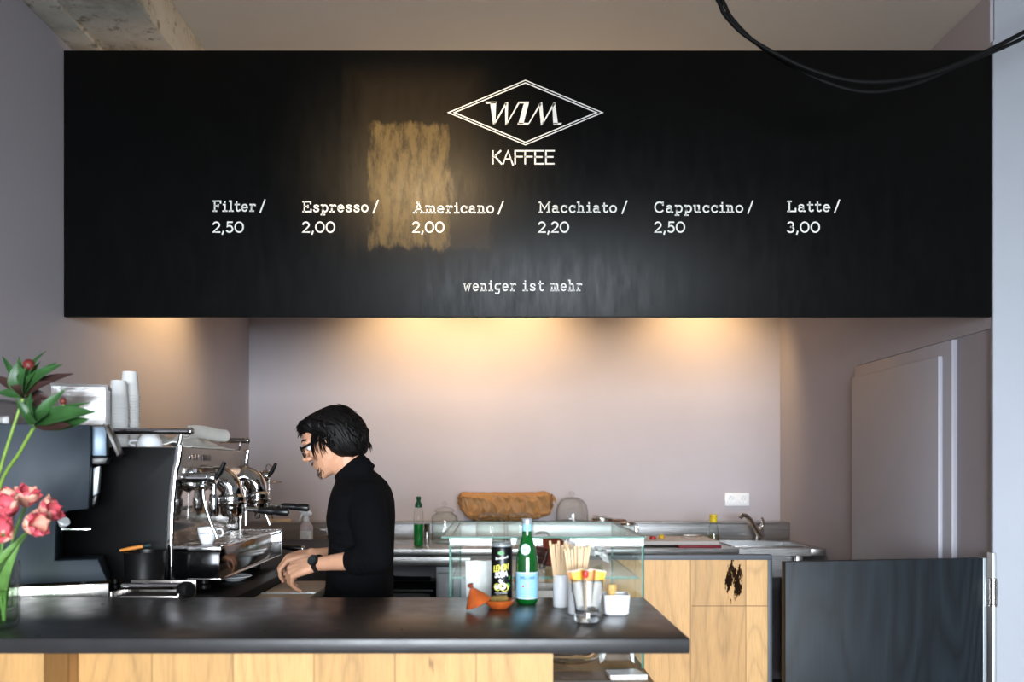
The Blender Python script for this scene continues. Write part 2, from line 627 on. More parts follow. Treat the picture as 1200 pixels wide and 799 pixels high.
M_denim = mat('black_denim', S(24, 25, 30), 0.9, var=0.15, vs=80, bmp=0.2, bs=300)
M_leaf = mat('leaf_green', S(46, 86, 40), 0.42, var=0.30, vs=22, sss=0.05)
M_leaf2 = mat('tulip_leaf', S(104, 146, 72), 0.45, var=0.22, vs=18, sss=0.05)
M_stem = mat('stem_green', S(126, 158, 66), 0.5, var=0.15, vs=30)
M_petal = mat('pink_petal', S(220, 92, 104), 0.5, var=0.22, vs=34, sss=0.15)
M_petal2 = mat('peach_petal', S(240, 172, 150), 0.5, var=0.18, vs=34, sss=0.15)
M_budred = mat('bud_red', S(112, 34, 36), 0.5, var=0.3, vs=60)


# ------------------------------------------------------------------ hand-drawn lettering (stroke glyphs)
def ar(cx, cy, rx, ry, a0, a1, n=12):
    return [(cx + rx * math.cos(R(a0 + (a1 - a0) * i / n)), cy + ry * math.sin(R(a0 + (a1 - a0) * i / n))) for i in range(n + 1)]


SLAB = {
    ' ': (.5, []),
    'F': (.86, [[(.15, 0), (.15, 1)], [(0, 0), (.34, 0)], [(0, 1), (.76, 1), (.76, .8)], [(.15, .52), (.52, .52)], [(.52, .64), (.52, .4)]]),
    'E': (.92, [[(.15, 0), (.15, 1)], [(0, 1), (.76, 1), (.76, .8)], [(0, 0), (.8, 0), (.8, .22)], [(.15, .52), (.5, .52)], [(.5, .64), (.5, .4)]]),
    'A': (1.08, [[(.15, 0), (.5, 1), (.85, 0)], [(0, 0), (.3, 0)], [(.7, 0), (1, 0)], [(.28, .36), (.72, .36)], [(.3, 1), (.52, 1)]]),
    'M': (1.1, [[(.12, 0), (.12, 1), (.5, .35), (.88, 1), (.88, 0)], [(0, 0), (.27, 0)], [(.73, 0), (1, 0)], [(0, 1), (.12, 1)], [(.88, 1), (1, 1)]]),
    'C': (.98, [ar(.48, .5, .42, .5, 42, 318, 18), [(.8, 1), (.8, .7)]]),
    'L': (.84, [[(0, 1), (.32, 1)], [(.15, 1), (.15, 0)], [(0, 0), (.72, 0), (.72, .28)]]),
    'i': (.54, [[(.08, .66), (.26, .66), (.26, 0)], [(.05, 0), (.47, 0)], [(.25, .86), (.25, .96)]]),
    'l': (.52, [[(.08, 1), (.25, 1), (.25, 0)], [(.05, 0), (.46, 0)]]),
    't': (.62, [[(.22, .92), (.22, .16), (.28, .04), (.4, .0), (.52, .06), (.54, .12)], [(.04, .66), (.5, .66)]]),
    'e': (.74, [[(.07, .35), (.6, .35)] + ar(.33, .33, .27, .33, 6, 318, 16)]),
    'r': (.66, [[(.05, .66), (.2, .66), (.2, 0)], [(.04, 0), (.42, 0)], [(.2, .38), (.28, .56), (.42, .66), (.56, .63), (.58, .56)]]),
    's': (.66, [[(.5, .48), (.47, .6), (.3, .66), (.13, .6), (.1, .47), (.2, .37), (.4, .31), (.52, .2), (.46, .05), (.28, 0), (.1, .06), (.06, .18)]]),
    'p': (.76, [[(.03, .66), (.16, .66), (.16, -.3)], [(.02, -.3), (.36, -.3)], ar(.4, .33, .24, .33, 180, -180, 16)]),
    'o': (.74, [ar(.34, .33, .29, .33, 0, 360, 18)]),
    'm': (1.0, [[(.02, .66), (.13, .66), (.13, 0)], [(.02, 0), (.27, 0)], [(.13, .44), (.2, .6), (.32, .66), (.43, .6), (.46, .45), (.46, 0)], [(.37, 0), (.58, 0)], [(.46, .45), (.53, .6), (.65, .66), (.76, .6), (.79, .45), (.79, 0)], [(.7, 0), (.92, 0)]]),
    'n': (.76, [[(.02, .66), (.15, .66), (.15, 0)], [(.02, 0), (.29, 0)], [(.15, .42), (.22, .58), (.36, .66), (.49, .6), (.53, .45), (.53, 0)], [(.41, 0), (.67, 0)]]),
    'h': (.76, [[(.02, 1), (.15, 1), (.15, 0)], [(.02, 0), (.29, 0)], [(.15, .42), (.22, .58), (.36, .66), (.49, .6), (.53, .45), (.53, 0)], [(.41, 0), (.67, 0)]]),
    'c': (.68, [ar(.34, .33, .28, .33, 46, 318, 14), [(.54, .64), (.54, .46)]]),
    'a': (.74, [[(.1, .54), (.2, .64), (.34, .66), (.46, .6), (.49, .48), (.49, .12), (.54, .01), (.64, .01)], [(.49, .38), (.26, .38), (.11, .31), (.07, .18), (.13, .05), (.27, 0), (.42, .06), (.49, .18)]]),
    'u': (.76, [[(.02, .66), (.14, .66), (.14, .2), (.2, .05), (.32, 0), (.44, .06), (.5, .2)], [(.38, .66), (.51, .66), (.51, 0), (.64, 0)]]),
    'w': (.92, [[(0, .66), (.22, .66)], [(.1, .66), (.27, 0), (.43, .5), (.59, 0), (.76, .66)], [(.64, .66), (.86, .66)]]),
    'g': (.74, [ar(.3, .38, .22, .28, 0, 360, 16), [(.66, .66), (.52, .66), (.52, -.1), (.45, -.25), (.28, -.3), (.1, -.24)]]),
    '/': (.5, [[(0, -.12), (.42, 1.1)]]),
}
SANS = {
    ' ': (.4, []),
    '0': (.86, [ar(.38, .5, .36, .5, 0, 360, 22)]),
    '2': (.72, [ar(.31, .71, .27, .29, 165, -38, 12) + [(.04, 0), (.62, 0)]]),
    '3': (.72, [ar(.3, .75, .25, .25, 150, -85, 12), ar(.3, .26, .29, .27, 82, -150, 12)]),
    '5': (.72, [[(.56, 1), (.16, 1), (.12, .56)] + ar(.3, .32, .29, .32, 115, -145, 12)]),
    ',': (.3, [[(.14, .07), (.06, -.2)]]),
    '.': (.26, [[(.08, .0), (.12, .09)]]),
    'K': (.78, [[(.04, 0), (.04, 1)], [(.64, 1), (.06, .46)], [(.2, .6), (.7, 0)]]),
    'A': (.82, [[(0, 0), (.38, 1), (.76, -.08)], [(.16, .36), (.6, .36)]]),
    'F': (.72, [[(.06, 0), (.06, 1), (.7, 1)], [(.06, .55), (.6, .55)]]),
    'E': (.78, [[(.68, 0), (.06, 0), (.06, 1), (.7, 1)], [(.06, .53), (.6, .53)]]),
    'L': (.66, [[(.06, 1), (.06, 0), (.6, 0)]]),
    'M': (.92, [[(.05, 0), (.05, 1), (.42, .3), (.8, 1), (.8, 0)]]),
    'O': (.9, [ar(.4, .5, .36, .5, 0, 360, 20)]),
    'N': (.82, [[(.06, 0), (.06, 1), (.68, 0), (.68, 1)]]),
    'S': (.74, [[(.62, .82), (.5, .97), (.3, 1), (.1, .9), (.07, .72), (.2, .56), (.48, .45), (.63, .28), (.56, .08), (.34, 0), (.14, .03), (.03, .18)]]),
    'D': (.84, [[(.06, 0), (.06, 1), (.3, 1)] + ar(.3, .5, .42, .5, 88, -88, 12) + [(.3, 0), (.06, 0)]]),
    'P': (.74, [[(.06, 0), (.06, 1), (.4, 1)] + ar(.4, .74, .24, .26, 88, -88, 8) + [(.06, .48)]]),
    'G': (.88, [ar(.42, .5, .38, .5, 45, 330, 16) + [(.78, .45), (.48, .45)]]),
    'R': (.78, [[(.06, 0), (.06, 1), (.4, 1)] + ar(.4, .75, .24, .25, 88, -88, 8) + [(.06, .5)], [(.34, .5), (.68, 0)]]),
    'I': (.3, [[(.1, 0), (.1, 1)]]),
}


def layout(text, font, gap=0.10, slant=0.0):
    x, out = 0.0, []
    lo, hi = 1e9, -1e9
    for ch in text:
        w, ls = font[ch]
        for l in ls:
            p = [(x + a + slant * b, b) for a, b in l]
            out.append(p)
            lo = min(lo, min(a for a, b in p))
            hi = max(hi, max(a for a, b in p))
        x += w + gap
    return [[(a - lo, b) for a, b in l] for l in out], hi - lo


def ribbon(pl, w):
    """2-D stroke outline: left and right points of a polyline"""
    n = len(pl)
    L, Rr = [], []
    closed = n > 3 and (Vector(pl[0]) - Vector(pl[-1])).length < 1e-4
    for i in range(n):
        p = Vector(pl[i])
        a = Vector(pl[i - 1]) if i > 0 else (Vector(pl[-2]) if closed else None)
        b = Vector(pl[i + 1]) if i < n - 1 else (Vector(pl[1]) if closed else None)
        d1 = (p - a).normalized() if a is not None else (b - p).normalized()
        d2 = (b - p).normalized() if b is not None else d1
        t = d1 + d2
        t = t.normalized() if t.length > 1e-3 else d1
        nn = Vector((-t.y, t.x))
        k = min(1.7, 1.0 / max(0.3, nn.dot(Vector((-d1.y, d1.x)))))
        e = Vector((0, 0))
        if a is None:
            e = -d1 * w * .35
        if b is None:
            e = d1 * w * .35
        L.append(p + e + nn * w / 2 * k)
        Rr.append(p + e - nn * w / 2 * k)
    return L, Rr


def write(mb, text, font, fn, width, height, stroke, x0=0.0, y0=0.0, gap=0.10, slant=0.0, thick=0.0008):
    """fn(u, v, out) -> 3-D point; strokes as thin raised paint"""
    lines, nat = layout(text, font, gap, slant)
    sx = width / nat
    for l in lines:
        pl = [(x0 + a * sx, y0 + b * height) for a, b in l]
        dense = [pl[0]]
        for a, b in zip(pl[:-1], pl[1:]):
            dense.append(b)
        L, Rr = ribbon(dense, stroke)
        for i in range(len(L) - 1):
            q = [L[i], Rr[i], Rr[i + 1], L[i + 1]]
            mb.poly([fn(p.x, p.y, thick) for p in q])


# ------------------------------------------------------------------ the room
XL, XR, YB, YP, ZC = -1.607, 1.828, 5.52, 3.147, 3.13
struct(MB().box(-1.9, 4.8, -7.4, 5.8, -0.12, 0.0).build('floor', M_floor))
struct(MB().box(-1.9, 4.8, -7.4, 5.8, ZC, ZC + 0.15).build('ceiling', M_ceil))
struct(MB().box(XL - .2, XR + .2, YB, YB + .2, 0, ZC).build('wall_back', M_wall))
struct(MB().box(XL - .2, XL, -7.4, YB, 0, ZC).build('wall_left', M_wall))
wr = MB()
wr.box(XR + .012, XR + .25, YP + .02, YB, 0, ZC)
wr.box(XR, XR + .02, YP + .02, YB, 1.884, ZC)
wr.box(XR, XR + .02, 4.344, YB, 0, 1.884)
struct(wr.build('wall_right', M_wall_r))
struct(MB().box(XR, 4.8, YP, YP + .02, 0, 2.945, .004).box(XR + .012, 4.8, YP + .012, YP + .02, 2.945, ZC).build('pillar', M_pillar))
# unseen header added behind the camera to keep daylight off upper walls
struct(MB().box(-1.9, 4.8, -2.2, -2.0, 2.15, ZC).build('shade_header', M_wall))
# old stained plaster beam along the left wall
tb = MB().box(XL, -1.233, -7.4, YB, 2.96, ZC, .006)
tb.box(XL, -1.50, -7.4, YB, 2.945, 2.962, .004)
struct(tb.build('trim_1', M_plaster))
# the narrow painted door in the right wall
dr = thing('door_1', '', '')
for k in ('label', 'category'):
    del dr[k]
dr['kind'] = 'structure'
dr.location = (XR, 3.9, 0)
MB().box(XR - .010, XR + .02, 3.415, 4.344, 0, 1.880, .002).build('door_casing', M_door, dr)
MB().box(XR - .028, XR - .009, 3.486, 4.335, 0.01, 1.822, .003).build('door_leaf', M_door, dr)
hb = MB()
for z in (0.25, 1.05, 1.60):
    hb.cyl((XR - .016, 4.341, z), (XR - .016, 4.341, z + .08), .006, n=10)
hb.build('hinge', M_alu, dr)

# ------------------------------------------------------------------ menu board
Yb = 3.155
brd = thing('menu_board', 'wide black painted menu board hanging under the ceiling with a diamond logo and coffee prices', 'sign', (0, Yb, 1.925))
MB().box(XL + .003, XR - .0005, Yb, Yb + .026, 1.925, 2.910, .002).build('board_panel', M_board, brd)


def bpt(px, py):
    return at(px, py, Yb)


K = .001 * Yb


def fn_board(u, v, t):
    return Vector((u, Yb - t, v))


def wz(py):
    return EYE - (py - 547) * K


def wx(px):
    return (px - 583) * K


items = [('Filter', 250, 299, 247.3, 305, 'Filter', '2,50', 250, 285), ('Espresso', 355, 431, 248, 437.5, '', '2,00', 355, 392),
         ('Americano', 484.5, 578, 249.2, 584, '', '2,00', 484, 520), ('Macchiato', 632, 722, 248.7, 729, '', '2,20', 631.5, 666),
         ('Cappuccino', 767.5, 870, 248.6, 876.5, '', '2,50', 767.5, 802), ('Latte', 923, 972, 247.6, 978, '', '3,00', 923, 960)]
for w, a, b, base, sl, _, price, pa, pb in items:
    t = MB()
    write(t, w, SLAB, fn_board, (b - a) * K, 11.6 * K, 1.75 * K, wx(a), wz(base))
    write(t, '/', SLAB, fn_board, 5.6 * K, 12 * K, 1.7 * K, wx(sl), wz(base))
    o = t.build('drink_lettering', M_ink, brd, smooth=False)
    o['label'] = 'white lettering %s /' % w
    t = MB()
    write(t, price, SANS, fn_board, (pb - pa) * K, 11.6 * K, 1.8 * K, wx(pa), wz(272), gap=.08)
    o = t.build('price_lettering', M_ink, brd, smooth=False)
    o['label'] = 'white price %s below %s' % (price, w)
for w, a, b in (('weniger', 543, 604), ('ist', 613, 637), ('mehr', 645.5, 681.5)):
    t = MB()
    write(t, w, SLAB, fn_board, (b - a) * K, 12 * K, 1.55 * K, wx(a), wz(340.4), gap=.14)
    o = t.build('motto_lettering', M_ink, brd, smooth=False)
    o['label'] = 'white typewriter word %s' % w
# diamond logo
t = MB()


def lz(x, y):                                  # logo coordinates: enlarged photo pixels
    return fn_board(wx(510 + x / 5.714), wz(80 + y / 5.714), .0008)


def dia(cx, cy, hw, hh, w):
    o_ = [(cx - hw, cy), (cx, cy - hh), (cx + hw, cy), (cx, cy + hh)]
    k = 1 - w * 2.55 / hw
    i_ = [(cx + (x - cx) * k, cy + (y - cy) * k) for x, y in o_]
    for q in range(4):
        r = (q + 1) % 4
        t.poly([lz(*o_[q]), lz(*i_[q]), lz(*i_[r]), lz(*o_[r])])


dia(604, 297, 524, 220, 7.0)
t.build('logo_outline', M_ink, brd, smooth=False)
t = MB()
dia(604, 297, 485, 203, 7.5)
t.build('logo_outline', M_ink, brd, smooth=False)
t = MB()
for pg in ([(336, 224), (412, 224), (410, 236), (340, 238)], [(368, 230), (408, 226), (402, 376), (388, 380)],
           [(388, 380), (398, 380), (482, 236), (470, 232)], [(468, 232), (488, 226), (484, 376), (470, 384)],
           [(470, 384), (480, 380), (566, 232), (556, 228)], [(556, 224), (628, 224), (626, 236), (558, 236)],
           [(594, 234), (627, 234), (590, 374), (556, 374)], [(552, 366), (624, 366), (626, 379), (552, 379)],
           [(618, 379), (630, 372), (712, 238), (700, 234)], [(694, 240), (716, 226), (728, 366), (708, 384)],
           [(708, 384), (720, 378), (804, 236), (792, 230)], [(784, 242), (802, 226), (822, 374), (790, 374)],
           [(790, 366), (848, 366), (844, 379), (792, 379)]):
    t.poly([lz(*p) for p in pg])
o = t.build('logo_lettering', M_ink, brd, smooth=False)
o['label'] = 'white slanted letters WIM'
t = MB()
write(t, 'KAFFEE', SANS, fn_board, 72 * K, 15.2 * K, 1.9 * K, wx(577.5), wz(192), gap=.05)
o = t.build('name_lettering', M_ink, brd, smooth=False)
o['label'] = 'white capitals KAFFEE'

# ------------------------------------------------------------------ wall socket
so = thing('power_socket', 'white double power socket on the back wall above the sink', 'socket', (1.548, YB, 1.16))
MB().box(1.470, 1.626, YB - .010, YB, 1.118, 1.203, .003).build('cover_plate', M_white, so)
for cx in (1.509, 1.587):
    c = MB()
    c.lathe([(.0275, 0), (.0275, .004), (.022, .004), (.0205, .0008), (.0001, .0008)], (cx, YB - .010, 1.1605), (0, -1, 0), 24)
    s_ = c.build('socket_insert', M_white, so)
    h_ = MB()
    for d in (-.0095, .0095):
        h_.lathe([(.0024, 0), (.0024, .0014)], (cx + d, YB - .010, 1.1605), (0, -1, 0), 10)
    for d in (-1, 1):
        h_.box(cx - .0014, cx + .0014, YB - .0125, YB - .0105, 1.1605 + d * .018 - .002, 1.1605 + d * .018 + .002)
    h_.build('contact', M_black, s_)

# ------------------------------------------------------------------ steel worktop along the back wall
HW = 0.915
wt = thing('steel_worktop', 'long brushed steel worktop with a sink along the back wall', 'worktop', (0.1, 5.1, 0))
sx0, sx1, sy0, sy1 = 1.345, 1.745, 4.87, 5.22
t = MB()
t.box(XL + .002, sx0, 4.75, 5.518, HW - .040, HW, .003)
t.box(sx1, XR - .002, 4.75, 5.518, HW - .040, HW, .003)
t.box(sx0, sx1, 4.75, sy0, HW - .040, HW)
t.box(sx0, sx1, sy1, 5.518, HW - .040, HW)
t.build('top_sheet', M_steel, wt)
t = MB()
t.box(sx0 - .012, sx0, sy0 - .012, sy1 + .012, HW, HW + .006, .002)
t.box(sx1, sx1 + .012, sy0 - .012, sy1 + .012, HW, HW + .006, .002)
t.box(sx0, sx1, sy0 - .012, sy0, HW, HW + .006, .002)
t.box(sx0, sx1, sy1, sy1 + .012, HW, HW + .006, .002)
t.box(sx0, sx0 + .004, sy0, sy1, HW - .17, HW)
t.box(sx1 - .004, sx1, sy0, sy1, HW - .17, HW)
t.box(sx0, sx1, sy0, sy0 + .004, HW - .17, HW)
t.box(sx0, sx1, sy1 - .004, sy1, HW - .17, HW)
t.box(sx0, sx1, sy0, sy1, HW - .175, HW - .17)
t.build('sink_basin', M_steel_d, wt)
lg = thing('back_ledge', 'raised steel ledge behind the worktop carrying the paper bag and glass dome', 'ledge', (0.1, 5.43, HW))
MB().box(XL + .002, XR - .002, 5.332, YB - .002, HW + .0006, 1.016, .002).build('upstand', M_steel_d, lg)
MB().box(XL + .002, XR - .002, 5.328, YB - .002, 1.016, 1.0235, .002).build('ledge_top', M_steel_d, lg)
MB().box(XL + .002, XR - .30, 4.765, 4.79, HW - .100, HW - .046, .002).build('apron_rail', M_steel, wt)
for X, Y in ((-1.45, 4.82), (1.70, 4.82), (-1.45, 5.42), (1.70, 5.42)):
    MB().box(X - .02, X + .02, Y - .02, Y + .02, 0, HW - .04, .003).build('leg', M_steel, wt)

fr = thing('under_counter_fridge', 'pale grey under-counter cabinet beneath the steel worktop left of the glass case', 'cabinet', (0.25, 5.05, 0))
MB().box(-.345, 0.90, 4.81, 5.45, 0.06, 0.808, .004).build('body', M_alu, fr)
MB().box(-.335, 0.27, 4.79, 4.812, 0.10, 0.775, .004).build('door', M_alu, fr)
MB().box(0.28, 0.89, 4.79, 4.812, 0.10, 0.775, .004).build('door', M_alu, fr)
MB().box(-.345, 0.90, 4.83, 5.40, 0.0, 0.065).build('plinth', M_black, fr)

# dark crate and bag in the gap under the worktop
cr = thing('storage_crate', 'dark grey plastic crate in the shadow under the steel worktop', 'crate', (-.62, 5.05, 0))
t = MB()
t.box(-.86, -.38, 4.85, 5.30, 0.10, 0.66, .012)
t.build('body', mat('dark_grey_plastic', S(62, 62, 68), 0.5, var=0.1, vs=9), cr)
MB().tube([(-.87, 4.845, .665), (-.37, 4.845, .665), (-.37, 5.30, .665), (-.87, 5.30, .665)], .014, 8, loop=True).build('rim', M_black, cr)
MB().box(-.86, -.38, 4.85, 5.30, 0.0, 0.10, .005).build('base', M_black, cr)
tag(MB().tube(smooth_pts([(-.82, 4.83, .79), (-.70, 4.83, .755), (-.55, 4.84, .74), (-.38, 4.86, .735)]), .011, 8).ball((-.60, 4.83, .745), (.022, .014, .016)).build('power_cable', M_rubber, loc=(-.6, 4.84, .74)),
    'thick black cable hanging across the gap under the steel worktop', 'cable')

# ------------------------------------------------------------------ oak service cabinet and swing gate
YO = 3.12
oc = thing('oak_cabinet', 'knotty oak service cabinet with slate-grey edging beside the swing gate', 'cabinet', (0, YO, 0))
ox0, ox1, ozt = -.10, 1.005, 1.048
MB().box(ox0 + .016, ox1 - .016, YO + .004, YO + .030, 0.0, ozt - .018).build('oak_front', M_oak2, oc)
t = MB()
t.box(ox0, ox1, YO, YO + .034, ozt - .018, ozt, .001)
t.box(ox1 - .016, ox1, YO, YO + .034, 0, ozt - .018, .001)
t.box(ox0, ox0 + .016, YO, YO + .034, 0, ozt - .018, .001)
t.build('edging', M_slate, oc)

gt = thing('swing_gate', 'blue-grey stained wooden swing gate hinged to the white pillar', 'gate', (1.37, 3.06, 0))
g0, g1 = Vector((1.010, 2.992, 0)), Vector((1.787, 3.118, 0))
gd = (g1 - g0).normalized()
gn = Vector((gd.y, -gd.x, 0))
GL = (g1 - g0).length
MB().prism([(0, .10), (GL - .014, .10), (GL - .014, 1.037), (0, 1.037)], g0, gd, (0, 0, 1), gn, -.028, 0, .0015).build('leaf', M_veneer, gt)
MB().prism([(GL - .014, .10), (GL, .10), (GL, 1.037), (GL - .014, 1.037)], g0, gd, (0, 0, 1), gn, -.030, .001, .001).build('metal_edge', M_alu, gt)
h = thing('gate_post', 'aluminium hinge post with a spring hinge on the white pillar', 'post', (1.812, YP, 0))
MB().box(1.812, 1.828, YP - .024, YP + .012, 0, 1.055, .002).build('rail', M_alu, h)
t = MB()
t.cyl((1.806, 3.112, .87), (1.806, 3.112, .955), .0125, n=18)
for z in (.862, .89, .935, .957):
    t.cyl((1.806, 3.112, z), (1.806, 3.112, z + .006), .0145, n=18)
t.box(1.806, 1.822, 3.110, 3.130, .865, .96)
t.build('hinge', M_satin, h)

# ------------------------------------------------------------------ bar counter
HB = 1.003
bar = thing('bar_counter', 'oak bar counter with a dark charcoal top in the foreground', 'counter', (-.6, 2.1, 0))
MB().box(XL + .002, .4125, 1.825, 2.40, HB - .033, HB, .0035).build('counter_top', M_top, bar)
MB().box(-.982, .130, 2.0, 2.38, 0, HB - .033).build('front_panel', M_oak, bar)
MB().box(XL + .002, -.984, 1.85, 2.38, 0, HB - .033).build('front_panel', M_oak, bar)

ls = thing('case_shelf', 'brown wooden shelf under the glass display case beyond the bar', 'shelf', (.14, 2.7, 0))
MB().box(-.135, .420, 2.41, 3.08, .765, .795, .002).box(.132, .420, 2.12, 2.41, .765, .795, .002).build('board', M_oakdark, ls)
MB().box(-.13, -.10, 2.45, 3.05, 0, .765).build('side_panel', M_oakdark, ls)
MB().box(.385, .415, 2.2, 3.05, 0, .765).build('side_panel', M_oakdark, ls)
bk = thing('order_booklet', 'white booklet lying on the wooden shelf under the bar end', 'booklet', (.36, 2.33, .795))
MB().prism([(.300, 2.36), (.305, 2.30), (.405, 2.305), (.385, 2.372)], (0, 0, 0), (1, 0, 0), (0, 1, 0), (0, 0, 1), .795, .807, .001).build('pages', M_paper, bk)
MB().prism([(.299, 2.361), (.304, 2.299), (.406, 2.304), (.386, 2.373)], (0, 0, 0), (1, 0, 0), (0, 1, 0), (0, 0, 1), .807, .8085).build('cover', M_white, bk)
tag(MB().prism([(.15, 2.28), (.15, 2.16), (.31, 2.16), (.31, 2.28)], (0, 0, 0), (1, 0, 0), (0, 1, 0), (0, 0, 1), .795, .800, .001).build('paper_sheet', M_paper, loc=(.23, 2.22, .795)),
    'white paper sheet on the wooden shelf at the bottom edge of the photo', 'paper')

# ------------------------------------------------------------------ glass display case
cx0, cx1, cy0, cy1, cz0, cz1 = -.137, .416, 2.42, 3.08, .797, 1.168
gc = thing('glass_display_case', 'glass display case behind the bar end with green glass edges', 'display case', (.14, 2.75, cz0))
e = .006


def pane(x0, x1, y0, y1, z0, z1, name):
    b = MB().box(x0, x1, y0, y1, z0, z1)
    o = b.build(name, [M_pane, M_pane_e], gc, smooth=False)
    for p in o.data.polygons:
        if p.area < 0.0062:
            p.material_index = 1
    return o


pane(cx0, cx1, cy0, cy0 + e, cz0, cz1, 'front_pane')
pane(cx0, cx0 + e, cy0 + e, cy1, cz0, cz1, 'side_pane')
pane(cx1 - e, cx1, cy0 + e, cy1, cz0, cz1, 'side_pane')
pane(cx0 - .022, cx1 + .004, cy0 - .006, cy1 + .002, cz1, cz1 + .005, 'top_pane')
pane(cx0 + e, cx1 - e, cy0 + .06, cy1 - .02, 1.045, 1.051, 'glass_shelf')


# ------------------------------------------------------------------ left counter with the coffee machines
HL = 0.970
lc = thing('machine_counter', 'dark side counter carrying the espresso machine along the left wall', 'counter', (-1.2, 3.5, 0))
MB().box(XL + .002, -.805, 2.402, 4.70, HL - .050, HL, .003).build('counter_top', M_blackm, lc)
MB().box(XL + .02, -.86, 2.42, 4.70, 0, HL - .050).build('body', M_black, lc)
po = thing('pull_out_board', 'pale pull-out work board with a metal rim below the barista\'s hands', 'board', (-.69, 2.9, HL - .05))
MB().box(-.803, -.618, 2.62, 3.22, HL - .056, HL - .030, .002).build('board', M_board_w, po)
MB().box(-.803, -.618, 2.895, 2.907, HL - .0305, HL - .027, .0008).build('metal_rim', M_alu, po)

# ------------------------------------------------------------------ espresso machine (seen from its end)
Y0, Y1 = 2.70, 3.46
em = thing('espresso_machine', 'chrome two-group espresso machine with a black side panel', 'espresso machine', (-1.1, 3.08, HL))


def px(points, Y):
    return [((x - 583) * .001 * Y, EYE - (y - 547) * .001 * Y) for x, y in points]


side = px([(60, 524), (206, 524), (203.5, 540), (200, 556), (197.5, 580), (196, 604), (195, 640), (195, 679), (60, 679)], Y0)
for Ya, nm in ((Y0, 'side_panel'), (Y1 - .03, 'side_panel')):
    MB().prism(side, (0, Ya, 0), (1, 0, 0), (0, 0, 1), (0, 1, 0), 0, .03, .003).build(nm, M_blackm, em)
edge = [(x, z) for x, z in px([(207, 522), (204.5, 540), (201, 556), (198.5, 580), (197, 604), (196, 640), (196, 680)], Y0)]
for Ya in (Y0, Y1 - .03):
    MB().tube(smooth_pts([(x + .004, Ya + .012, z) for x, z in edge], 4), .009, 8, flat=1.3).build('chrome_trim', M_chrome, em)
# body and upper front panel
MB().box(-1.395, -1.045, Y0 + .03, Y1 - .03, HL + .055, 1.425, .004).build('housing', M_satin, em)
MB().prism([(-1.06, 1.330), (-1.022, 1.330), (-1.006, 1.432), (-1.06, 1.432)], (0, Y0 + .03, 0), (1, 0, 0), (0, 0, 1), (0, 1, 0), 0, Y1 - Y0 - .06, .002).build('control_panel', mat('warm_grey_panel', (.30, .265, .24, 1), .38, .5, var=.05, vs=10), em)
ct = em
for k in range(3):
    Yk = Y0 + .105 + k * .030
    MB().lathe([(.011, 0), (.011, .004), (.008, .006), (.0001, .006)], (-1.0105, Yk, 1.402), (1, 0, -.15), 14).build('button', M_chrome, em)
MB().box(-1.0115, -1.0065, Y0 + .215, Y0 + .30, 1.392, 1.412, .001).build('display', M_black, em)
MB().box(-1.016, -1.0115, Y0 + .215, Y0 + .29, 1.372, 1.377, .0005).build('badge', M_black, em)
# splash back between groups and tray
MB().box(-1.050, -1.042, Y0 + .03, Y1 - .03, 1.11, 1.335, .001).build('splash_back', M_polish, em)
# top cup tray
t = MB()
t.box(-1.40, -1.02, Y0 + .002, Y1 - .002, 1.425, 1.434, .002)
t.build('cup_tray', M_satin, em)
# rails with posts
for (Yr, xa, xb, zz, nm) in ((Y0 + .01, -1.37, -.975, 1.483, 0), (Y1 - .02, -1.12, -1.008, 1.476, 1)):
    t = MB().cyl((xa, Yr, zz), (xb, Yr, zz), .0105, n=14)
    t.ball((xb, Yr, zz), .0125, 14, 10)
    r_ = t.build('cup_rail', M_chrome, em)
    MB().tube([(xb - .028, Yr, zz), (xb - .036, Yr, zz - .04), (xb - .043, Yr, 1.432)], .0065, 8).build('rail_post', M_chrome, r_)
    if nm == 0:
        MB().tube([(xa + .03, Yr, zz), (xa + .03, Yr, 1.432)], .0065, 8).build('rail_post', M_chrome, r_)
MB().cyl((-1.365, Y0 + .01, 1.483), (-1.365, Y1 - .02, 1.478), .0085, n=12).build('cup_rail', M_chrome, em)
# long rounded chrome manifold over the groups
t = MB()
t.lathe([(.001, 0), (.030, .004), (.036, .02), (.036, .60), (.030, .625), (.001, .63)], (-.985, Y0 + .06, 1.335), (0, 1, 0), 24)
t.box(-1.05, -.985, Y0 + .06, Y0 + .69, 1.305, 1.371, .006)
t.build('manifold', M_chrome, em)
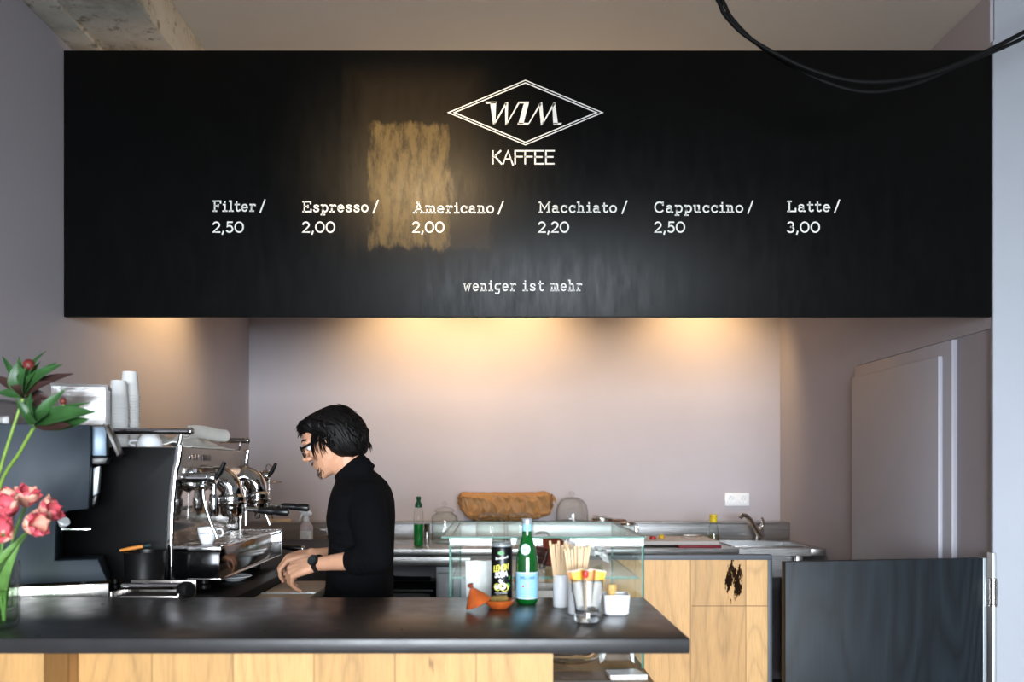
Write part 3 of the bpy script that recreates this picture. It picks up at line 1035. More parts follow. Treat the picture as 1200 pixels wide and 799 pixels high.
# two swan-neck groups
for i, Yg in enumerate((2.93, 3.24)):
    t = MB()
    pts = smooth_pts([(-1.02, Yg, 1.318), (-.980, Yg, 1.336), (-.940, Yg, 1.328), (-.916, Yg, 1.300), (-.912, Yg, 1.270)], 5)
    rr = [.034 + .005 * math.sin(k / (len(pts) - 1) * 3.1) for k in range(len(pts))]
    t.tube(pts, rr, 18)
    t.lathe([(.001, .016), (.036, .015), (.046, .006), (.046, -.020), (.043, -.028), (.001, -.028)], (-.912, Yg, 1.262), (0, 0, 1), 26)
    g = t.build('group_head', M_chrome, em)
    MB().lathe([(.0465, 0), (.0485, .004), (.0485, .010), (.0465, .014)], (-.912, Yg, 1.240), (0, 0, 1), 26).build('collar_ring', M_polish, g)
    # portafilter: basket, spouts, black handle towards the barista
    t = MB()
    t.lathe([(.001, -.034), (.030, -.032), (.038, -.018), (.0385, .008), (.001, .010)], (-.912, Yg, 1.232), (0, 0, 1), 22)
    t.cyl((-.865, Yg, 1.226), (-.815, Yg, 1.221), .0085, .0075, 12)
    for d in (-.012, .012):
        t.tube([(-.912, Yg, 1.202), (-.912, Yg + d, 1.190), (-.912, Yg + d * 1.4, 1.176)], [.010, .009, .0075], 10)
    pf = t.build('portafilter', M_chrome, em)
    MB().lathe([(.0095, 0), (.0125, .012), (.0135, .045), (.012, .060), (.0140, .064), (.0145, .098), (.012, .104), (.001, .106)], (-.820, Yg, 1.2215), (1, 0, -.07), 18).build('handle', M_black, pf)
# steam wands with lever taps
for i, Yw in enumerate((2.765, 3.405)):
    t = MB()
    t.cyl((-1.02, Yw, 1.335), (-.915, Yw, 1.335), .017, n=18)
    t.lathe([(.018, 0), (.021, .006), (.021, .026), (.018, .030)], (-.940, Yw, 1.335), (1, 0, 0), 18)
    tp = t.build('steam_tap', M_chrome, em)
    MB().tube([(-.915, Yw, 1.330), (-.899, Yw, 1.352), (-.884, Yw, 1.385)], [.010, .012, .009], 12, flat=.7).build('lever', M_black, tp)
    t = MB()
    t.ball((-.955, Yw, 1.308), .014, 14, 10)
    t.tube(smooth_pts([(-.955, Yw, 1.305), (-.950, Yw, 1.26), (-.935, Yw + .005, 1.20), (-.915, Yw + .01, 1.15)], 4), .0055, 10)
    t.cyl((-.915, Yw + .01, 1.15), (-.911, Yw + .01, 1.138), .0072, n=10)
    t.build('steam_wand', M_chrome, em)
t = MB()
t.tube(smooth_pts([(-.985, 3.085, 1.31), (-.93, 3.085, 1.305), (-.912, 3.085, 1.27), (-.91, 3.085, 1.16)], 5), .006, 10)
t.build('water_spout', M_chrome, em)
for Yg in (2.845, 3.155):
    MB().lathe([(.001, .075), (.014, .075), (.017, .06), (.017, .01), (.012, 0), (.001, 0)], (-.945, Yg, 1.205), (0, 0, 1), 16).cyl((-.945, Yg, 1.27), (-.945, Yg, 1.32), .008, n=10).build('valve', M_chrome, em)
# drip tray box and grille
t = MB()
t.box(-1.045, -.885, Y0 + .02, Y1 + .02, 1.012, 1.112, .004)
t.build('drip_tray', mat('dark_mirror_steel', (.22, .20, .19, 1), .10, 1.0, rvar=.03, vs=9), em)
MB().box(-1.040, -.886, Y0 + .014, Y0 + .021, 1.016, 1.100, .001).build('end_reflection', mat('black_gloss', S(8, 8, 9), .12, spec=.35), em)  # black sheet stands in for the dark reflection on the tray's near end
t = MB()
t.box(-1.047, -.880, Y0 + .012, Y0 + .024, 1.010, 1.016, .002)
t.box(-1.047, -.880, Y0 + .012, Y0 + .024, 1.100, 1.118, .003)
t.box(-.890, -.880, Y0 + .012, Y1 + .03, 1.008, 1.015, .002)
t.box(-.890, -.880, Y0 + .012, Y1 + .03, 1.108, 1.118, .003)
t.box(-.890, -.880, Y1 + .018, Y1 + .03, 1.010, 1.118, .002)
t.box(-1.047, -.880, Y1 + .018, Y1 + .03, 1.108, 1.118, .002)
t.build('tray_rim', M_chrome, em)
t = MB()
for k in range(11):
    xx = -1.036 + k * .0145
    t.box(xx, xx + .006, Y0 + .03, Y1 + .01, 1.112, 1.1165)
for k in range(6):
    yy = Y0 + .04 + k * .14
    t.box(-1.04, -.89, yy, yy + .006, 1.110, 1.1150)
t.build('tray_grille', M_satin, em)
for X in (-1.25, -.96):
    for Y in (Y0 + .09, Y1 - .08):
        MB().lathe([(.019, .0006), (.022, .004), (.022, .016), (.014, .020), (.014, HL * 0 + .062)], (X, Y, HL), (0, 0, 1), 16).build('foot', M_black, em)

# espresso cup on the tray
cu = thing('espresso_cup', 'white espresso cup standing on the espresso machine drip tray', 'cup', (-.952, 2.80, 1.117))
t = MB()
t.lathe([(.001, .002), (.017, 0), (.019, .004), (.026, .022), (.0305, .044), (.0315, .055), (.0295, .055), (.028, .044), (.0235, .022), (.016, .008), (.001, .007)], (-.952, 2.80, 1.117), (0, 0, 1), 32)
t.build('bowl', M_white, cu)
MB().tube(smooth_pts([(-.923, 2.80, 1.164), (-.908, 2.80, 1.166), (-.901, 2.80, 1.155), (-.906, 2.80, 1.144), (-.926, 2.80, 1.140)], 5), [.0042] * 21, 10, flat=.8).build('handle', M_white, cu)
t = MB()
for k, (w_) in enumerate((.0016, .0012, .0016, .0010, .0016, .0012, .0014)):
    a = R(-118 + k * 9)
    rr = .0298
    p = [Vector((-.952 + rr * math.cos(a + s_), 2.80 + rr * math.sin(a + s_), 1.117 + .035 + h_)) for s_, h_ in ((-.05, 0), (.05, 0), (.055, .0035 + w_), (-.045, .0035))]
    t.poly(p)
t.build('print', mat('blue_print', S(52, 62, 110), 0.4), cu)
# saucer beside it on the counter
sc = MB().lathe([(.001, .003), (.028, .001), (.032, .004), (.060, .016), (.059, .018), (.031, .008), (.001, .007)], (-.865 - .06, 2.98 + .02, HL), (0, 0, 1), 36)
tag(sc.build('saucer', M_white, loc=(-.925, 3.0, HL)), 'white saucer on the counter under the espresso machine drip tray', 'saucer')

# things on top of the machine
ZT = 1.4346


def paper_cup(loc, label, group):
    r = thing('paper_cup', label, 'paper cup', loc, group)
    t = MB()
    pr = [(.0300, .0), (.0300, .003), (.0238, .083), (.0230, .084), (.001, .0835), (.001, .0828), (.0226, .0828), (.0234, .082), (.0296, .003), (.0296, 0)]
    t.lathe(pr, loc, (0, 0, 1), 24, closed=True)
    t.build('cup_wall', M_paper, r)
    MB().tube([(Vector(loc) + Vector((  .0318 * math.cos(a), .0318 * math.sin(a), .0022))) for a in [2 * math.pi * k / 24 for k in range(24)]], .0019, 6, loop=True).build('rolled_rim', M_paper, r)
    return r


ORD = ['topmost', 'second', 'third', 'fourth', 'fifth', 'sixth', 'seventh', 'eighth', 'ninth', 'tenth', 'eleventh', 'twelfth', 'thirteenth', 'fourteenth', 'fifteenth', 'sixteenth', 'seventeenth', 'eighteenth', 'nineteenth', 'twentieth']
proto = None
for (x, y, n, nm, pitch) in ((-1.243, 2.80, 15, 'shorter front', .0096), (-1.243, 2.885, 19, 'taller rear', .0096)):
    for k in range(n):
        i = n - 1 - k                       # position counted from the top
        which = 'topmost white paper cup' if i == 0 else ('lowest white paper cup' if k == 0 else 'white paper cup %s from the top' % ORD[min(i, 19)])
        lab = '%s in the %s stack on the espresso machine' % (which, nm)
        loc = (x, y, ZT + k * pitch)
        if proto is None:
            proto = paper_cup(loc, lab, 'stacked paper cups on the espresso machine')
        else:
            dup(proto, loc, label=lab)

# cups behind the rail
cp = thing('coffee_cup', 'white coffee cup lying upside down behind the near rail of the espresso machine', 'cup', (-1.14, 2.80, ZT))
MB().lathe([(.042, 0), (.042, .003), (.038, .022), (.026, .040), (.024, .046), (.021, .046), (.020, .042), (.001, .041), (.001, .038), (.022, .037), (.036, .020), (.040, 0)], (-1.14, 2.80, ZT), (0, 0, 1), 28, closed=True).build('bowl', M_white, cp)
MB().tube(smooth_pts([(-1.177, 2.79, ZT + .022), (-1.196, 2.785, ZT + .020), (-1.200, 2.784, ZT + .010), (-1.182, 2.788, ZT + .005)], 4), .004, 8).build('handle', M_white, cp)
tag(MB().lathe([(.001, .003), (.028, .001), (.032, .004), (.062, .016), (.061, .018), (.031, .008), (.001, .007)], (-1.258, 3.05, ZT), (0, 0, 1), 32).build('saucer', M_white, loc=(-1.258, 3.05, ZT)),
    'white saucer behind the upturned coffee cup on the espresso machine', 'saucer')
# folded white cloth draped over the tray, loosely rolled at its end
ck = thing('cleaning_cloth', 'crumpled white cloth lying on top of the espresso machine', 'cloth', (-1.07, 3.05, ZT))
g = []
for i in range(30):
    row = []
    for j in range(22):
        u, v = i / 29, j / 21
        x = -1.185 + u * .175
        y = 2.82 + v * .46
        env = math.sin(math.pi * min(1, u * 1.15 + .02)) ** .5 * math.sin(math.pi * (.04 + .92 * v)) ** .4
        z = ZT + .004 + env * (.044 + .018 * math.sin(9 * u + 5 * v) + .009 * math.sin(17 * v - 6 * u) + .006 * math.sin(23 * u + 11 * v))
        row.append((x, y, z))
    g.append(row)
MB().sheet(g, .004).build('cloth', M_cloth, ck, ang=70)
sp = [(-1.075, 2.95 + .0, 0)]
rings = []
for k in range(25):
    a = 2 * math.pi * k / 24
    rings.append(a)
t = MB()
roll = []
for i in range(34):
    a = i / 33 * 4.4 * math.pi
    r_ = .006 + .019 * i / 33
    roll.append((r_ * math.cos(a), r_ * math.sin(a)))
rows = []
for j in range(9):
    v = j / 8
    y = 2.90 + .25 * v
    rows.append([(-1.06 + .04 * v + c_ * .9 + .012 * v, y, ZT + .052 + s_ + .004 * math.sin(5 * v)) for c_, s_ in roll])
t.sheet(rows, .002)
t.build('rolled_end', M_cloth, ck, ang=70)

# ------------------------------------------------------------------ coffee grinder nearest the camera
YG = 2.52
gr = thing('coffee_grinder', 'large blue-grey metal coffee grinder with clear hoppers at the left edge', 'coffee grinder', ((118 - 583) * .001 * 2.52, YG, HL))
body = px([(-30, 498), (107, 498), (107, 545), (105, 596), (84, 598), (75, 602), (71, 611), (70, 655), (115, 655), (125, 681), (-30, 681)], YG)
MB().prism(body, (0, YG, 0), (1, 0, 0), (0, 0, 1), (0, 1, 0), 0, .15, .003).build('housing', M_gunmetal, gr)
q = px([(107.5, 499), (123, 499), (123, 534), (107.5, 534)], YG)
MB().prism(q, (0, YG + .03, 0), (1, 0, 0), (0, 0, 1), (0, 1, 0), 0, .10, .004).build('throat', mat('light_grey_metal', S(128, 146, 162), 0.4, 0.3), gr)
q = px([(107.5, 535.5), (126, 535.5), (122, 544), (107.5, 544)], YG)
MB().prism(q, (0, YG + .02, 0), (1, 0, 0), (0, 0, 1), (0, 1, 0), 0, .12, .002).build('throat_bracket', M_black, gr)
q = px([(108, 548), (115.5, 546), (113, 579), (107.5, 582)], YG)
MB().prism(q, (0, YG + .05, 0), (1, 0, 0), (0, 0, 1), (0, 1, 0), 0, .06, .002).build('spout', M_alu, gr)
q = px([(106, 583), (112, 580), (110, 592), (106, 593)], YG)
MB().prism(q, (0, YG + .06, 0), (1, 0, 0), (0, 0, 1), (0, 1, 0), 0, .06, .001).build('spout_tip', M_black, gr)
q = px([(119.5, 497), (124.5, 495), (139.5, 531), (135, 535)], YG)
MB().prism(q, (0, YG + .015, 0), (1, 0, 0), (0, 0, 1), (0, 1, 0), 0, .13, .002).build('hopper_flap', mat('smoked_plastic', S(58, 50, 44), 0.3), gr)
q = px([(74, 612), (76, 612), (76, 640), (74, 640)], YG + .06)
MB().prism(q, (0, YG + .06, 0), (1, 0, 0), (0, 0, 1), (0, 1, 0), 0, .03).box(-1.285, -1.205, YG + .055, YG + .065, 1.182, 1.186).build('portafilter_fork', M_chrome, gr)
MB().lathe([(.001, 0), (.012, .006), (.018, .022), (.014, .026), (.001, .026)], (-1.280, YG + .04, 1.196), (.3, -.6, .6), 14).build('dial', M_white, gr)
# clear box hopper: thin walls, dark lid frame
hx0, hx1, hz0, hz1 = *[v[0] for v in px([(66, 0), (124.5, 0)], YG)], *[v[1] for v in px([(0, 498), (0, 453)], YG)]
t = MB()
for b in ((hx0, hx1, YG + .004, YG + .007, hz0, hz1), (hx0, hx1, YG + .137, YG + .14, hz0, hz1), (hx0, hx0 + .003, YG + .007, YG + .137, hz0, hz1), (hx1 - .003, hx1, YG + .007, YG + .137, hz0, hz1)):
    t.box(*b)
t.build('hopper', M_acryl, gr)
t = MB()
for (ya, yb) in ((YG + .002, YG + .009), (YG + .135, YG + .142)):
    t.box(hx0 - .002, hx1 + .002, ya, yb, hz1 - .001, hz1 + .006)
for xa in (hx0 - .002, hx1 - .005):
    t.box(xa, xa + .007, YG + .009, YG + .135, hz1 - .001, hz1 + .006)
t.box(hx1 - .004, hx1 + .002, YG + .002, YG + .008, hz0, hz1)
t.box(hx1 - .004, hx1 + .002, YG + .136, YG + .142, hz0, hz1)
t.build('hopper_frame', mat('smoked_frame', S(66, 56, 52), 0.35), gr)
MB().box(hx0 + .006, hx1 - .006, YG + .012, YG + .130, hz0 + .002, hz0 + .085, .012).build('inner_bag', clear('crinkled_film', (0.93, 0.93, 0.93, 1), 1.0, 0.22, (0.8, 0.8, 0.8, 1)), gr)
MB().lathe([(.075, .0), (.078, .03), (.070, .055), (.050, .068), (.015, .074), (.001, .074), (.001, .071), (.048, .065), (.067, .053), (.075, .03), (.072, 0)], (-1.445, YG + .075, hz0), (0, 0, 1), 28, closed=True).build('bean_hopper', M_acryl, gr)
for X in (-1.42, -1.22):
    for Y in (YG + .03, YG + .12):
        MB().cyl((X, Y, HL + .038), (X, Y, 1.0455), .012, n=12).build('foot', M_chrome, gr)
# grind tray under it
t = MB()
t.box(-1.475, -1.150, YG - .002, YG + .15, HL + .002, HL + .012, .001)
t.box(-1.475, -1.150, YG - .006, YG - .002, HL + .002, HL + .056, .001)
t.box(-1.475, -1.471, YG - .002, YG + .15, HL + .002, HL + .040, .001)
t.build('drip_tray', M_satin, gr)
MB().box(-1.46, -1.16, YG + .005, YG + .14, HL + .012, HL + .038, .002).build('tray_base', M_black, gr)

gr.rotation_euler = (0, 0, R(19.5))

# knock box: black bin in a perforated steel drawer
kb = thing('grounds_bin', 'rounded black grounds bin beside the foot of the coffee grinder', 'bin', (-1.10, 2.66, HL))
t = MB()
t.lathe([(.001, .002), (.050, 0), (.056, .006), (.060, .10), (.062, .105), (.058, .105), (.054, .012), (.001, .010)], (-1.085, 2.625, HL + .036), (0, 0, 1), 30)
t.build('bin', M_black, kb)
t = MB()
t.lathe([(.058, 0), (.060, .035), (.052, .035), (.052, 0)], (-1.085, 2.625, HL + .0006), (0, 0, 1), 24, closed=True)
t.build('base_ring', M_black, kb)
br = thing('grinder_brush', 'small wooden brush lying across the black grounds bin', 'brush', (-1.12, 2.58, HL + .142))
MB().tube([(-1.150, 2.600, 1.116), (-1.12, 2.606, 1.121), (-1.085, 2.612, 1.127)], [.004, .006, .0055], 10).build('handle', mat('orange_wood', S(206, 128, 48), 0.45, var=0.1, vs=40), br)
MB().tube([(-1.085, 2.612, 1.127), (-1.062, 2.616, 1.131)], [.006, .009], 10, flat=.6).build('bristles', mat('dark_bristles', S(38, 62, 62), 0.8, var=0.3, vs=200), br)
kd = thing('knock_drawer', 'steel knock-out drawer filled with coffee grounds at the end of the grinder', 'drawer', (-1.0, 2.47, HL))
t = MB()
t.box(-1.10, -.905, 2.418, 2.422, HL + .001, HL + .034, .001)
t.box(-1.10, -.905, 2.56, 2.564, HL + .001, HL + .060, .001)
t.box(-1.10, -1.096, 2.422, 2.56, HL + .001, HL + .045, .001)
t.box(-.909, -.905, 2.422, 2.56, HL + .001, HL + .040, .001)
t.box(-1.10, -.905, 2.418, 2.564, HL, HL + .003)
t.build('tray', M_satin, kd)
MB().box(-1.094, -.960, 2.426, 2.556, HL + .003, HL + .026, .004).build('coffee_grounds', mat('coffee_grounds', S(44, 26, 18), 0.95, var=0.5, vs=150, bmp=0.8, bs=260), kd)
MB().cyl((-1.095, 2.49, HL + .052), (-.912, 2.49, HL + .052), .010, n=14).build('knock_bar', M_chrome, kd)
t = MB()
for k in range(5):
    t.ball((-1.08 + k * .04, 2.4165, HL + .022 + .004 * (k % 2)), .0028, 8, 6)
t.build('rivet', M_chrome, kd)
MB().lathe([(.001, .036), (.020, .034), (.025, .026), (.025, .010), (.020, 0), (.001, 0)], (-.915, 2.47, HL + .045), (.9, -.4, 0), 24).build('knob', M_rubber, kd)

# spare portafilter further along the counter
sp_ = thing('spare_portafilter', 'spare portafilter with a black handle lying behind the espresso machine', 'portafilter', (-1.0, 4.0, HL))
MB().lathe([(.001, 0), (.030, .002), (.036, .016), (.036, .040), (.033, .040), (.033, .018), (.001, .014)], (-1.075, 3.98, HL), (0, 0, 1), 22).build('basket', M_chrome, sp_)
MB().lathe([(.007, 0), (.008, .03), (.012, .04), (.015, .10), (.013, .125)], (-1.04, 3.985, HL + .031), (1, .03, -.10), 16).build('handle', M_black, sp_)
MB().lathe([(.0135, 0), (.014, .010), (.010, .016), (.001, .017)], (-.9155, 3.989, HL + .0185), (1, .03, -.10), 16).build('end_cap', M_chrome, sp_)

# wire drip stand on the back ledge
st = thing('drip_stand', 'chrome wire stand with a ring top and round plate behind the espresso machine', 'stand', (-1.44, 5.42, 1.024))
sx_, sy_ = -1.452, 5.42
MB().lathe([(.001, 0), (.080, 0), (.082, .006), (.080, .014), (.001, .014)], (sx_ + .06, sy_, 1.024), (0, 0, 1), 30).build('base', M_board_w, st)
t = MB()
t.cyl((sx_, sy_, 1.038), (sx_, sy_, 1.345), .006, n=10)
for a in (90, 210, 330):
    t.tube([(sx_, sy_, 1.15), (sx_ + .032 * math.cos(R(a)), sy_ + .032 * math.sin(R(a)), 1.040)], .006, 8)
t.build('rod', M_chrome, st)
MB().tube([(sx_ + .018 * math.cos(a), sy_, 1.365 + .022 * math.sin(a)) for a in [2 * math.pi * k / 20 for k in range(20)]], .004, 8, loop=True).build('ring', M_chrome, st)
MB().lathe([(.001, 0), (.068, .001), (.070, .005), (.001, .006)], (sx_ + .01, sy_, 1.272), (0, 0, 1), 30).build('plate', M_satin, st)


# ------------------------------------------------------------------ things on the back worktop
HW += .0006
HB += .0006
def jar_glass(t, c, r, h, neck):
    w = .004
    t.lathe([(.001, .003), (r * .92, 0), (r, .010), (r, h * .80), (r * .95, h * .88), (neck, h * .97), (neck, h), (neck - w, h), (neck - w, h * .97), (r * .95 - w, h * .875), (r - w, h * .80), (r - w, .014), (r * .88, .009), (.001, .009)], c, (0, 0, 1), 36)


M_green = clear('green_soap', (0.05, 0.62, 0.16, 1), 0.5, 0.05, (0.01, 0.30, 0.06, 1))
M_greencap = mat('dark_green_cap', S(18, 78, 48), 0.4)
M_jarlid = clear('jar_lid_glass', (0.965, 0.97, 0.965, 1), 0.9, 0.03, (0.55, 0.56, 0.55, 1))

b = thing('soap_bottle', 'clear soap bottle half full of green liquid with a dark green cap', 'bottle', (-.455, 4.92, HW))
c = Vector((-.455, 4.92, HW))
t = MB().lathe([(.001, .002), (.024, 0), (.028, .006), (.028, .180), (.024, .205), (.018, .222), (.001, .223)], c, (0, 0, 1), 26)
t.build('bottle', M_glass, b)
MB().lathe([(.001, .004), (.023, .003), (.0268, .009), (.0268, .125), (.001, .126)], c, (0, 0, 1), 26).build('green_liquid', mat('green_liquid', S(10, 128, 48), 0.25, var=.1, vs=20), b)
MB().lathe([(.020, .221), (.021, .224), (.021, .238), (.014, .250), (.010, .262), (.0125, .266), (.014, .278), (.010, .284), (.001, .285)], c, (0, 0, 1), 20).build('cap', M_greencap, b)

tag(MB().lathe([(.001, .002), (.015, 0), (.017, .004), (.018, .118), (.0165, .118), (.016, .006), (.001, .006)], (-.417, 5.03, HW), (0, 0, 1), 24).build('metal_beaker', M_chrome, loc=(-.417, 5.03, HW)),
    'chrome beaker between the green soap bottle and the left glass jar', 'beaker')

jars = [((-.315, 5.08), .078, .185, .050, 'large empty glass jar with a knobbed lid right of the green soap bottle'),
        ((-.040, 5.10), .089, .150, .074, 'glass jar under the left half of the paper bag'),
        ((.135, 5.10), .083, .150, .070, 'glass jar under the right half of the paper bag')]
for i, ((x, y), r, h, nk, lab) in enumerate(jars):
    j = thing('glass_jar', lab, 'jar', (x, y, HW))
    t = MB()
    jar_glass(t, (x, y, HW), r, h, nk)
    t.build('jar', M_glass, j)
    t = MB()
    k = nk + .006
    t.lathe([(.001, 0), (k, 0), (k + .003, .006), (k, .014), (k * .8, .022), (k * .45, .028), (.010, .031), (.008, .038), (.014, .046), (.015, .054), (.010, .061), (.001, .063)], (x, y, HW + h + .0005), (0, 0, 1), 30)
    t.build('lid', M_jarlid, j)

# bread bag: a slumped paper sack with wrinkles
bg = thing('paper_bag', 'crumpled brown paper bag lying on the steel ledge behind the jars', 'paper bag', (.05, 5.42, 1.024))
rows = []
rnd = random.Random(21)
NU, NK = 30, 24
dz = [[rnd.uniform(-1, 1) for k in range(NK)] for i in range(NU)]
for i in range(NU):
    u = i / (NU - 1)
    x = -.250 + u * .600
    endt = max(0, min(1, u / .05, (1 - u) / .05)) ** .35
    top = 1.212 - .006 * math.sin(3 * u) - .012 * max(0, u - .75) * 4 * 0
    bot = 1.026 + .085 * max(0, (.20 - u) / .20) ** 1.4 + .050 * max(0, (u - .72) / .28) ** 1.3
    if u > .86:
        top += .004
    zc, hh = (top + bot) / 2, (top - bot) / 2 * (.30 + .70 * endt)
    dd = .080 * (.30 + .70 * endt)
    ring = []
    for k in range(NK):
        a = 2 * math.pi * (k + .5 * (i % 2)) / NK
        ca, sa = math.cos(a), math.sin(a)
        cx_ = abs(ca) ** .55 * (1 if ca >= 0 else -1)
        cz_ = abs(sa) ** .55 * (1 if sa >= 0 else -1)
        amp = .013 * (1 if sa < .5 else .5)
        ring.append((x + .006 * dz[i][(k + 7) % NK], 5.425 + (dd + amp * dz[i][k]) * cx_, max(1.0246, zc + (hh + amp * dz[i][(k + 3) % NK] * .6) * cz_)))
    rows.append(ring)
MB().ring_loft(rows).build('sack', M_kraft, bg, smooth=False)
g = []
for i in range(9):
    u = i / 8
    g.append([(.345 + .024 * u, 5.36 + .13 * v / 10, 1.165 + .035 * math.sin(v / 10 * 2.6 + .2) - .03 * u + .004 * math.sin(v * 2.1)) for v in range(11)])
MB().sheet(g, .0015).build('folded_end', M_kraft, bg, ang=30)

cl = thing('glass_cloche', 'glass cake dome with a knob on the ledge right of the paper bag', 'cake dome', (.472, 5.42, 1.024))
cc = (.472, 5.41, 1.0245)
MB().lathe([(.001, 0), (.108, 0), (.110, .004), (.108, .008), (.001, .008)], cc, (0, 0, 1), 40).build('plate', M_glass, cl)
MB().lathe([(.103, .009), (.104, .030), (.102, .070), (.092, .108), (.068, .138), (.030, .152), (.001, .153), (.001, .149), (.030, .148), (.066, .134), (.088, .105), (.098, .069), (.100, .009)], cc, (0, 0, 1), 40, closed=True).build('dome', M_jarlid, cl)
MB().lathe([(.010, .152), (.010, .160), (.018, .170), (.019, .180), (.012, .190), (.001, .192)], cc, (0, 0, 1), 20).build('knob', M_jarlid, cl)

tn = thing('flat_tin', 'flat open tin with its lid on the steel ledge right of the glass dome', 'tin', (.665, 5.43, 1.024))
MB().lathe([(.001, 0), (.060, 0), (.062, .003), (.062, .018), (.060, .018), (.059, .004), (.001, .003)], (.665, 5.43, 1.0245), (0, 0, 1), 30).build('tin', M_satin, tn)
MB().lathe([(.001, .0), (.063, 0), (.064, .006), (.001, .007)], (.672, 5.43, 1.047), (.16, 0, 1), 30).build('lid', M_jarlid, tn)

cj = thing('clip_jar', 'clip-top preserving jar with a dark metal lid left of the cutting board', 'jar', (.795, 5.22, HW))
MB().lathe([(.001, .002), (.046, 0), (.050, .006), (.050, .080), (.044, .092), (.044, .100), (.041, .100), (.041, .091), (.046, .079), (.046, .010), (.001, .008)], (.795, 5.22, HW), (0, 0, 1), 30).build('jar', M_glass, cj)
MB().lathe([(.047, .100), (.049, .104), (.049, .112), (.044, .118), (.001, .120)], (.795, 5.22, HW + .0005), (0, 0, 1), 28).build('lid', M_satin, cj)
MB().tube(smooth_pts([(.842, 5.21, HW + .108), (.856, 5.20, HW + .095), (.858, 5.20, HW + .06), (.848, 5.205, HW + .045), (.846, 5.21, HW + .09)], 4), .003, 6).build('clip', M_chrome, cj)
tag(MB().lathe([(.001, 0), (.055, 0), (.057, .005), (.050, .012), (.001, .014)], (.765, 5.42, 1.0245), (0, 0, 1), 26).build('jar_cover', mat('brown_lid', S(96, 66, 52), 0.4, .4), loc=(.765, 5.42, 1.024)),
    'brown metal jar cover lying on the ledge behind the clip-top jar', 'lid')

tag(MB().box(1.02, 1.262, 4.80, 5.10, HW, HW + .012, .004).build('red_cutting_board', mat('red_plastic', S(150, 34, 52), 0.5), loc=(1.14, 4.95, HW)),
    'thin dark red cutting board underneath the white cutting board', 'cutting board')
tag(MB().box(.80, 1.252, 4.815, 5.17, HW + .0122, HW + .036, .005).build('white_cutting_board', mat('white_plastic', S(214, 206, 198), 0.5, var=.04, vs=8), loc=(1.03, 5.0, HW + .012)),
    'thick white cutting board lying on the steel worktop', 'cutting board')
zb = HW + .0362
f1 = thing('bottle_top', 'small red bottle top lying on the white cutting board', 'bottle top', (.895, 4.92, zb))
MB().lathe([(.019, 0), (.020, .003), (.018, .016), (.014, .019), (.001, .020)], (.895, 4.92, zb), (0, 0, 1), 18).build('cap', mat('red_cap_plastic', S(186, 34, 36), 0.4), f1)
MB().lathe([(.0195, .001), (.0215, .002), (.0215, .005), (.0195, .006)], (.895, 4.92, zb), (0, 0, 1), 18).build('ring', mat('red_cap_ring', S(160, 28, 30), 0.4), f1)
f1 = thing('bottle_top', 'small yellow bottle top lying beside the red one on the white cutting board', 'bottle top', (.955, 4.97, zb))
MB().lathe([(.017, 0), (.018, .003), (.016, .018), (.012, .024), (.001, .025)], (.955, 4.97, zb), (0, 0, 1), 18).build('cap', mat('yellow_cap_plastic', S(228, 186, 40), 0.4), f1)
MB().lathe([(.0175, .001), (.0195, .002), (.0195, .005), (.0175, .006)], (.955, 4.97, zb), (0, 0, 1), 18).build('ring', mat('yellow_cap_ring', S(204, 160, 30), 0.4), f1)
gl = thing('glass_cover', 'small glass cover with a round knob resting on the white cutting board', 'lid', (1.13, 5.04, zb))
MB().lathe([(.048, 0), (.050, .004), (.040, .012), (.012, .018), (.010, .024), (.016, .032), (.016, .040), (.010, .047), (.001, .048)], (1.13, 5.04, zb), (0, 0, 1), 28).build('disc', M_jarlid, gl)
kn = thing('kitchen_knife', 'kitchen knife lying on the back edge of the white cutting board', 'knife', (1.05, 5.14, zb))
MB().prism([(0, 0), (.17, 0), (.19, .008), (.0, .030)], (.93, 5.125, zb + .002), (1, 0, 0), (0, 1, 0), (0, 0, 1), 0, .0018).build('blade', M_polish, kn)
MB().box(1.118, 1.23, 5.122, 5.142, zb, zb + .014, .005).build('handle', M_satin, kn)

yb = thing('oil_bottle', 'small clear bottle with a yellow cap between cutting board and sink', 'bottle', (1.283, 5.07, HW))
c = (1.283, 5.07, HW)
MB().lathe([(.001, .002), (.034, 0), (.037, .006), (.033, .060), (.026, .105), (.018, .122), (.018, .132), (.015, .132), (.015, .121), (.023, .104), (.030, .059), (.033, .010), (.001, .008)], c, (0, 0, 1), 26).build('bottle', M_glass, yb)
MB().lathe([(.001, .009), (.031, .011), (.0290, .050), (.001, .051)], c, (0, 0, 1), 22).build('liquid', clear('pale_oil', (0.86, 0.84, 0.62, 1), .4, .05, (.6, .56, .3, 1)), yb)
MB().lathe([(.021, .126), (.023, .130), (.023, .152), (.018, .158), (.024, .163), (.024, .172), (.001, .176)], c, (0, 0, 1), 22).build('cap', mat('yellow_cap', S(226, 196, 36), 0.4), yb)

